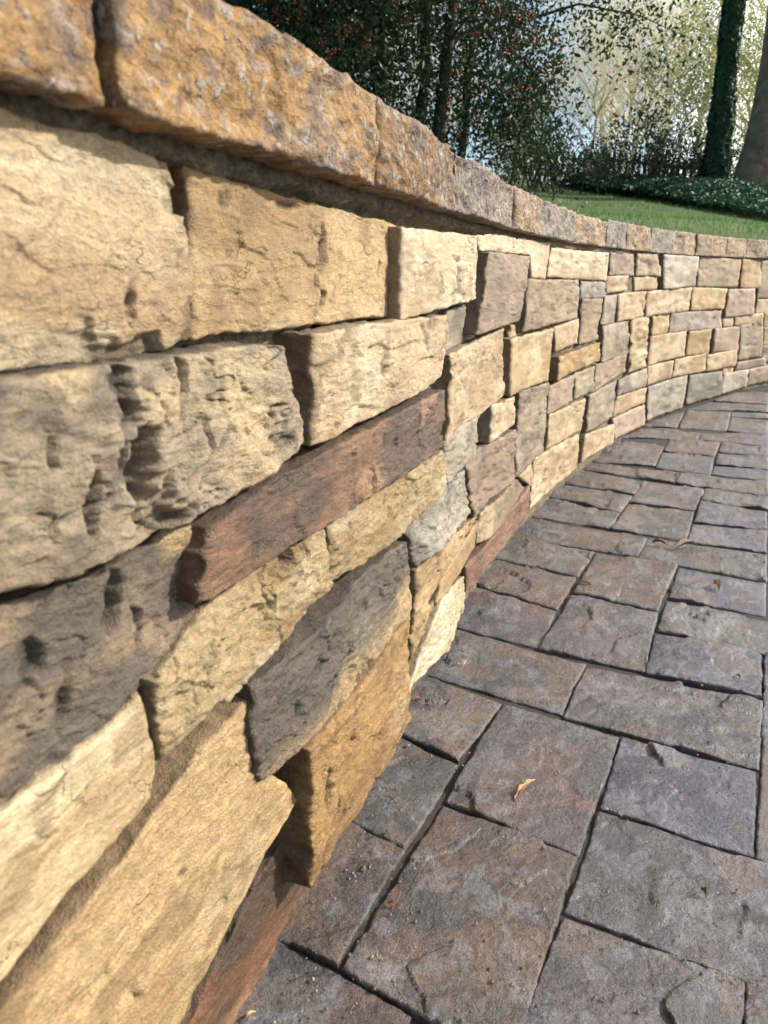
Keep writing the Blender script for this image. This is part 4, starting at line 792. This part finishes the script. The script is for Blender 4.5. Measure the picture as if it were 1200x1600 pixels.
# ------------------------------------------------------------------ tall trunks at the right
def trunk_tree(name, px0, dist, r, py_top, px_top, label, matb, ivy):
    o = at(px0, dist); root = thing(name, o, label, 'tree')
    H = 8.; dx = (px_top - (600 + (px0-600)*(4543-py_top)/(4543-270)))/1180*dist/(hgt(py_top, dist) - o.z)   # lean per metre
    tb = Tubes(); pts = []; rad = []; rr = random.Random(px0)
    for k in range(19):
        z = H*k/18 - .2; pts.append(Vector((dx*z + .04*math.sin(z*1.1), .03*math.sin(z*.8), z))); rad.append(r*(1 + (.9 if ivy else .45)*math.exp(-max(z, 0)*2.2) - .045*z)*(1 + rr.gauss(0, .025)))
    tb.seg(pts, rad, 16)
    put('trunk', tb.mesh('trunk'), matb, root)
    tb = Tubes(); tips = []
    for k in range(9):
        q = pts[9 + k]; a = rr.uniform(0, 6.28); grow(tb, q, Vector((math.cos(a), math.sin(a), .5)).normalized(), 1.8, .05, 3, rr, tips, .3, 4, .1, (2, 3))
    put('crown', tb.mesh('crown'), M_BARKS, root)
    if ivy:
        n = 9000; z = rng.uniform(-.1, 3.05, n); z = np.where(z > 2.7, z - rng.random(n)*.8, z); a = rng.uniform(0, 6.283, n)
        R = r*(1.0 + .9*np.exp(-np.maximum(z, 0)*1.1)) + .005 + .03*rng.random(n) + .025*fbm(a*1.5, z*3, 0, 3, 4) + .10*np.exp(-np.maximum(z, 0)*2)*rng.random(n)
        P = np.stack([dx*z + R*np.cos(a), R*np.sin(a), z], -1); N = np.stack([np.cos(a), np.sin(a), .3+0*a], -1) + rdir(n)*.5
        V, F = leafmesh(P, np.array([0, 0, -1.]) + rdir(n)*.5, N, rng.uniform(.05, .08, n), rng.uniform(.04, .065, n), .15)
        put('ivy', mesh('ivy', V, F, False), M_IVY, root)
trunk_tree('ivy_clad_tree', 1119, 12.5, .085, 0, 1147, 'straight tall trunk wrapped in dark ivy almost to the top of the picture', M_BARKT, True)
trunk_tree('bare_trunk_tree', 1186, 12.0, .26, 60, 1222, 'thick leaning bare grey brown trunk at the right edge without ivy', M_BARKG, False)

# ------------------------------------------------------------------ bare and pale trees behind
def bare_tree(seed, H, spread=.5, depth=4, pale=0, mat=None, leafmat=None, low=.25):
    rr = random.Random(seed); tb = Tubes(); tips = []; pts = [Vector((0, 0, -.2))]; q = pts[0].copy()
    for k in range(6): q = q + Vector((rr.gauss(0, .12), rr.gauss(0, .12), H*.10)); pts.append(q.copy())
    tb.seg(pts, [H*.013*(1-.08*k) for k in range(7)], 7)
    for k in range(2, 7):
        for j in range(3):
            a = rr.uniform(0, 6.28); grow(tb, pts[k], Vector((math.cos(a)*spread, math.sin(a)*spread, .6)).normalized(), H*.22, H*.0055, depth, rr, tips, .28, 4, .12, (2, 4), .70)
    tm = tb.mesh('trunk_and_limbs'); lm = None
    if pale:
        T = [t for t in tips if t[2] <= 1]; P = []
        for (q, d, dp) in T: P.append(np.array(q) + rng.normal(size=(pale, 3))*.22)
        P = np.concatenate(P); n = len(P); V, F = leafmesh(P, rdir(n), rdir(n), rng.uniform(.05, .10, n), rng.uniform(.03, .05, n)); lm = mesh('leaves', V, F, False)
    return tm, lm
protos = [bare_tree(1, 9.0), bare_tree(5, 8.0, .7), bare_tree(9, 7.5, .6, 4, 6), bare_tree(14, 5.2, .9, 3, 16)]
BT = [ # px, distance, proto, scale, label, leaf material
 (1040, 22, 0, 1.0, 'tall pale bare tree in the bright gap left of the ivy covered trunk'),
 (985, 27, 1, 1.1, 'spreading bare tree behind the yellowish tree, whitened by the light'),
 (1090, 30, 0, 1.15, 'bare tree directly left behind the ivy covered trunk'),
 (1155, 26, 1, 1.05, 'bare twiggy tree seen between the ivy trunk and the thick bare trunk'),
 (1215, 24, 0, 1.0, 'bare tree behind the thick bare trunk at the right edge'),
 (915, 17, 2, .45, 'pale yellow leaved tree glowing just right of the holly'),
 (965, 19, 2, .60, 'taller pale yellow tree behind the laurel shrub'),
 (700, 24, 2, .65, 'sunlit pale tree glimpsed through the middle of the holly stems'),
 (560, 26, 2, .75, 'sunlit pale tree glimpsed through the left stems of the holly'),
 (1165, 17, 3, .75, 'yellow green small tree between the two tall trunks'),
 (1055, 16.5, 3, .60, 'olive leaved bush behind the fence, left of the ivy covered trunk'),
 (945, 20, 2, .55, 'rounder pale yellow tree between the glowing one and the taller one'),
 (935, 24, 0, .8, 'slender bare tree between the two pale yellow trees'),
 (1010, 18, 2, .5, 'small pale yellow tree right behind the open laurel shrub'),
 (640, 20, 2, .6, 'pale tree glimpsed between the middle stems of the holly'),
 (820, 21, 2, .55, 'low pale tree seen under the right hand boughs of the holly'),
]
for px, dist, k, sc, lab in BT:
    p = at(px, dist); r = thing('bare_tree' if k < 2 else 'pale_leaved_tree', p, lab, 'tree', 'pale winter trees behind the fence'); tm, lm = protos[k]
    r.rotation_euler.z = px*.37; r.scale = (sc, sc, sc)
    put('trunk', tm, M_BARKS, r)
    if lm is not None:
        m2 = lm.copy() if k == 3 else lm
        if k == 3: m2.materials.clear()
        put('leaves', m2, M_LIME if px == 1165 else (M_OLIVE if k == 3 else M_PALE), r)

# ------------------------------------------------------------------ shrubs, fence, ivy bank
def shrub(name, px, dist, w, h, n, mat, label, size=.075, sparse=1., z0=0, matb=None):
    o = at(px, dist); root = thing(name, o, label, 'shrub'); rr = random.Random(px); tb = Tubes(); tips = []
    for k in range(9):
        a = rr.uniform(0, 6.28); grow(tb, Vector((rr.gauss(0, w*.15), rr.gauss(0, w*.1), -.05)), Vector((math.cos(a)*.55*w/h, math.sin(a)*.4, 1)).normalized(), h*.42, .014, 3, rr, tips, .3, 4, .06, (2, 3), .7)
    put('stems', tb.mesh('stems'), matb or M_BARK, root)
    P = []; D = []; T = [t for t in tips if t[0].z > .08]
    for i in range(n//12):
        q, d, _ = T[rr.randrange(len(T))]; P.append(np.array(q) + rng.normal(size=(12, 3))*.09*sparse); D.append(np.array(d) + rdir(12)*.8)
    P = np.concatenate(P); D = np.concatenate(D); m = len(P); V, F = leafmesh(P, D, rdir(m) + np.array([0, 0, .5]), rng.uniform(.7, 1.25, m)*size, rng.uniform(.7, 1.2, m)*size*.42)
    put('foliage', mesh('foliage', V, F, False), mat, root)
shrub('laurel_shrub', 1005, 12.3, 1.1, 1.35, 900, M_LAUREL, 'open dark laurel shrub with upright sprigs in front of the pale trees')
shrub('laurel_shrub', 930, 12.6, 1.3, .8, 1500, M_LAUREL, 'low dark evergreen shrub at the fence, left of the open laurel', .07)
shrub('evergreen_shrub', 868, 11.5, 1.1, 1.0, 2200, M_LAUREL, 'dense dark green shrub beside the rust coloured bush', .06)
shrub('rust_leaved_shrub', 822, 11.8, .8, 1.45, 1300, M_RUST, 'small bush with rust brown leaves under the holly boughs', .05)
shrub('olive_shrub', 785, 12.2, 1.2, .95, 2500, M_OLIVE, 'yellowish bush low behind the wall at the left end of the fence', .05)
shrub('evergreen_shrub', 1065, 12.9, 1.3, 1.1, 2600, M_LAUREL, 'rounded grey green shrub against the foot of the ivy covered trunk', .06)
shrub('olive_shrub', 1150, 14.5, 1.3, 1.3, 2600, M_OLIVE, 'yellow green bush between the feet of the two tall trunks', .06)
def fence():
    A = at(800, 15.0); B = at(1108, 13.3); root = thing('picket_fence', A, 'low dark wooden picket fence half overgrown with ivy beyond the lawn', 'fence')
    d = Vector((B.x-A.x, B.y-A.y, 0)); L = d.length; d.normalize(); nrm = Vector((-d.y, d.x, 0)); n = int(L/.105); rr = random.Random(2)
    def box(c, hx, hy, hz, tilt=0, point=0):
        V = []
        for sz in (-1, 1):
            for sx, sy in ((-1, -1), (1, -1), (1, 1), (-1, 1)): V.append(c + d*(sx*hx + tilt*sz*hz) + nrm*(sy*hy) + Vector((0, 0, sz*hz)))
        F = [(3, 2, 1, 0), (0, 1, 5, 4), (1, 2, 6, 5), (2, 3, 7, 6), (3, 0, 4, 7)]
        if point:
            V.append(c + d*tilt*hz*1.1 + nrm*hy + Vector((0, 0, hz+point))); V.append(c + d*tilt*hz*1.1 - nrm*hy + Vector((0, 0, hz+point)))
            F += [(4, 5, 9), (6, 7, 8), (5, 6, 8, 9), (7, 4, 9, 8)]
        else: F.append((4, 5, 6, 7))
        return [tuple(v) for v in V], F
    for i in range(n):
        f = (i+.5)/n; q = d*(L*f); zt = terr(A.x+q.x, A.y+q.y) - A.z; V, F = box(q + Vector((0, 0, zt + .24 + rr.gauss(0, .015))), .027, .008, .24, rr.gauss(0, .05), .04)
        put('picket', mesh('picket', V, F, False), M_FENCE, root)
    for zz in (.12, .38):
        tb = Tubes(); tb.seg([d*(L*k/12) + nrm*.02 + Vector((0, 0, terr(A.x+d.x*L*k/12, A.y+d.y*L*k/12) - A.z + zz)) for k in range(13)], [.03]*13, 4); put('rail', tb.mesh('rail'), M_FENCE, root)
    tb = Tubes()
    for k in range(5):
        q = d*(L*k/4) + nrm*.06; z = terr(A.x+q.x, A.y+q.y)-A.z; tb = Tubes(); tb.seg([q + Vector((0, 0, z-.1)), q + Vector((0, 0, z+.55))], [.05, .05], 6); put('fence_post', tb.mesh('fence_post'), M_FENCE, root)
fence()
def ivy_bank():
    n = 26000; u = rng.random(n); v = rng.random(n)**.8
    near = [at(px, ds) for px, ds in ((900, 12.6), (960, 11.8), (1030, 10.8), (1100, 9.8), (1160, 9.2), (1230, 8.6), (1300, 8.2))]
    far = [at(px, ds) for px, ds in ((860, 14.4), (960, 14.0), (1030, 13.6), (1100, 13.4), (1160, 13.2), (1230, 13.), (1300, 13.))]
    def ev(Q, u):
        t = np.linspace(0, 1, len(Q)); return np.stack([np.interp(u, t, [q.x for q in Q]), np.interp(u, t, [q.y for q in Q])], -1)
    XY = ev(near, u)*(1-v)[:, None] + ev(far, u)*v[:, None]
    dd = np.sqrt(((XY[:, None, ::1] - CX[None, ::4, :2])**2).sum(-1)).min(1)
    z = hill(dd) + .05 + np.sin(np.clip(v*3.14, 0, 3.14))*.12 + (.04 + .09*v*u)*rng.random(n)*(.6+.8*np.clip(fbm(XY[:, 0]*1.2, XY[:, 1]*1.2, 0, 3, 9)+.4, 0, 1))
    P = np.stack([XY[:, 0], XY[:, 1], z], -1); V, F = leafmesh(P, rdir(n), rdir(n)*.7 + np.array([0, -.3, 1]), rng.uniform(.05, .10, n), rng.uniform(.04, .08, n), .12)
    tag(put('ivy_ground_cover', mesh('ivy_ground_cover', V, F, False), M_IVY), 'dark ivy ground cover on the bank in front of the fence and trunks', 'ivy', kind='stuff')
ivy_bank()

# ------------------------------------------------------------------ fallen leaves and bits on the paving, thin puddle
def gpt(px, py):
    P = R_(17.498); dx, dy, dz = (px-600)/1180, math.cos(P) + (800-py)/1180*math.sin(P), -math.sin(P) + (800-py)/1180*math.cos(P); t = -.6/dz; return Vector((dx*t, dy*t, 0))
M_LEAFT = plain('bleached dry leaf', (.50, .27, .12), (.68, .46, .26), 160, .6, .3, .001, .2)
M_LEAFB = plain('brown dry leaf', (.16, .09, .055), (.30, .20, .13), 160, .6, .3, .001, .1)
M_LEAFR = plain('red brown leaf scrap', (.26, .07, .03), (.38, .13, .06), 160, .6, .3, .001, .1)
def leaf(pA, pB, wid, label, mat, curl=.5, notch=0., lift=.004, cat='leaf', name='fallen_leaf'):
    a, b = gpt(*pA), gpt(*pB); d = b-a; L = d.length; d.normalize(); s = Vector((-d.y, d.x, 0)); V = []; F = []; n = 14; m = 7; rr = random.Random(int(pA[0]))
    for side in (0, 1):
        for i in range(n+1):
            t = i/n; w = wid*math.sin(math.pi*min(1, t*.94+.04))**.75*(1 + notch*math.sin(t*19)*.5)
            if t < .12: w = max(w*.2, wid*.06)
            for j in range(m):
                u = j/(m-1)*2-1; z = .0015 + lift*math.sin(math.pi*t) + abs(u)**1.5*w*curl + rr.gauss(0, .0002) + (.0005 if side else 0)
                p = a + d*(L*t) + s*(u*w*.5*(1-.35*curl*abs(u)) + .12*L*math.sin(t*3.1)*.4); V.append((p.x - a.x, p.y - a.y, z))
    N = (n+1)*m
    for i in range(n):
        for j in range(m-1):
            q = i*m+j; F.append((q, q+1, q+m+1, q+m)); F.append((N+q+m, N+q+m+1, N+q+1, N+q))
    for i in range(n): F.append((i*m, i*m+m, N+i*m+m, N+i*m)); q = i*m+m-1; F.append((q+m, q, N+q, N+q+m))
    o = put(name, mesh(name, V, F), mat, None, (a.x, a.y, 0)); tag(o, label, cat); return o
leaf((802, 1259), (838, 1220), .0075, 'pale orange dried leaf lying on the large slab in the foreground', M_LEAFT, .7, .6, .003)
leaf((1052, 861), (1090, 854), .022, 'curled pale brown leaf on the paving, right one of the two near the joint', M_LEAFB, .5, .2, .008)
leaf((1016, 850), (1043, 853), .016, 'thin dark brown leaf on the paving, left one of the two near the joint', M_LEAFB, .4, .1, .006)
leaf((1114, 913), (1123, 925), .012, 'small curled tan seed husk on the bluish slab', M_LEAFT, .8, .1, .006)
leaf((900, 912), (928, 918), .009, 'narrow tan leaf lying across the joint between two slabs', M_LEAFT, .5, .2, .004)
leaf((728, 930), (748, 928), .005, 'tiny dry twig end at the foot of the red stone', M_LEAFB, .3, .1, .002)
leaf((643, 1098), (660, 1094), .007, 'red brown leaf scrap beside the cream stone at the wall foot', M_LEAFR, .4, .5, .002)
leaf((606, 1413), (618, 1418), .004, 'tiny orange leaf scrap on the foreground slab below the pale leaf', M_LEAFR, .4, .4, .002)
leaf((1094, 1393), (1102, 1404), .005, 'small grey seed husk on the slab near the puddle', M_LEAFB, .8, .1, .004)
leaf((384, 1600), (400, 1583), .004, 'straw coloured grass scrap at the foot of the red brown stone', M_LEAFT, .3, .0, .003)
leaf((810, 817), (822, 813), .010, 'small orange leaf scrap in the corner between wall and paving', M_LEAFR, .4, .4, .003)
leaf((1148, 1057), (1156, 1063), .005, 'small rust leaf scrap on the slab at the right edge', M_LEAFR, .4, .4, .003)
def grit():
    V = []; F = []; n = 1100; k = 0; rr = random.Random(8)
    for i in range(n):
        px = rr.uniform(480, 1200); py = rr.uniform(700, 1600); p = gpt(px, py)
        if i > 450:      # litter collects along the foot of the wall
            w_ = wall(rr.uniform(1.1, 5.5), 0., .03 + abs(rr.gauss(0, .018))); p = Vector((float(w_[0]), float(w_[1]), 0))
        s = np.argmin(np.hypot(CU[:, 0]-p.x, CU[:, 1]-p.y)); sd = (p.x-CU[s, 0])*TY[s] - (p.y-CU[s, 1])*TX[s]
        if sd < .012: continue
        r = rr.uniform(.0008, .0026)*(1.6 if rr.random() < .07 else 1); q = [Vector((rr.gauss(0, 1), rr.gauss(0, 1), rr.gauss(0, .7))).normalized()*r for _ in range(1)]
        oct_ = [Vector((r, 0, 0)), Vector((0, r*rr.uniform(.5, 1), 0)), Vector((-r, 0, 0)), Vector((0, -r*rr.uniform(.5, 1), 0)), Vector((0, 0, r*.8)), Vector((0, 0, -r*.5))]; a = rr.uniform(0, 3)
        for v in oct_: V.append((p.x + v.x*math.cos(a) - v.y*math.sin(a), p.y + v.x*math.sin(a) + v.y*math.cos(a), v.z + r*.4 + .001))
        for j in range(4): F.append((k+j, k+(j+1) % 4, k+4)); F.append((k+(j+1) % 4, k+j, k+5))
        k += 6
    tag(put('grit', mesh('grit', V, F, False), plain('grit', (.06, .045, .035), (.36, .30, .24), 90, .8)), 'scattered sand grains and tiny stones on the paving', 'grit', kind='stuff')
grit()
def puddle():
    c = gpt(1168, 1432); n = 40; V = [(0, 0, 0)]; F = []
    for k in range(n):
        a = k*2*math.pi/n; r = 1 + .28*math.sin(a*2+.6) + .12*math.sin(a*5+1) + .05*math.sin(a*11); V.append((.030*r*math.cos(a), .008*r*math.sin(a), 0))
    for k in range(n): F.append((0, 1+k, 1+(k+1) % n))
    t = NT('shallow water'); t.b.inputs['Base Color'].default_value = (.02, .018, .012, 1); t.b.inputs['Roughness'].default_value = .03; t.b.inputs['Alpha'].default_value = .25
    o = put('puddle', mesh('puddle', V, F), t.m, None, (c.x, c.y, .0012)); o.rotation_euler.z = -.25; tag(o, kind='structure')
puddle()
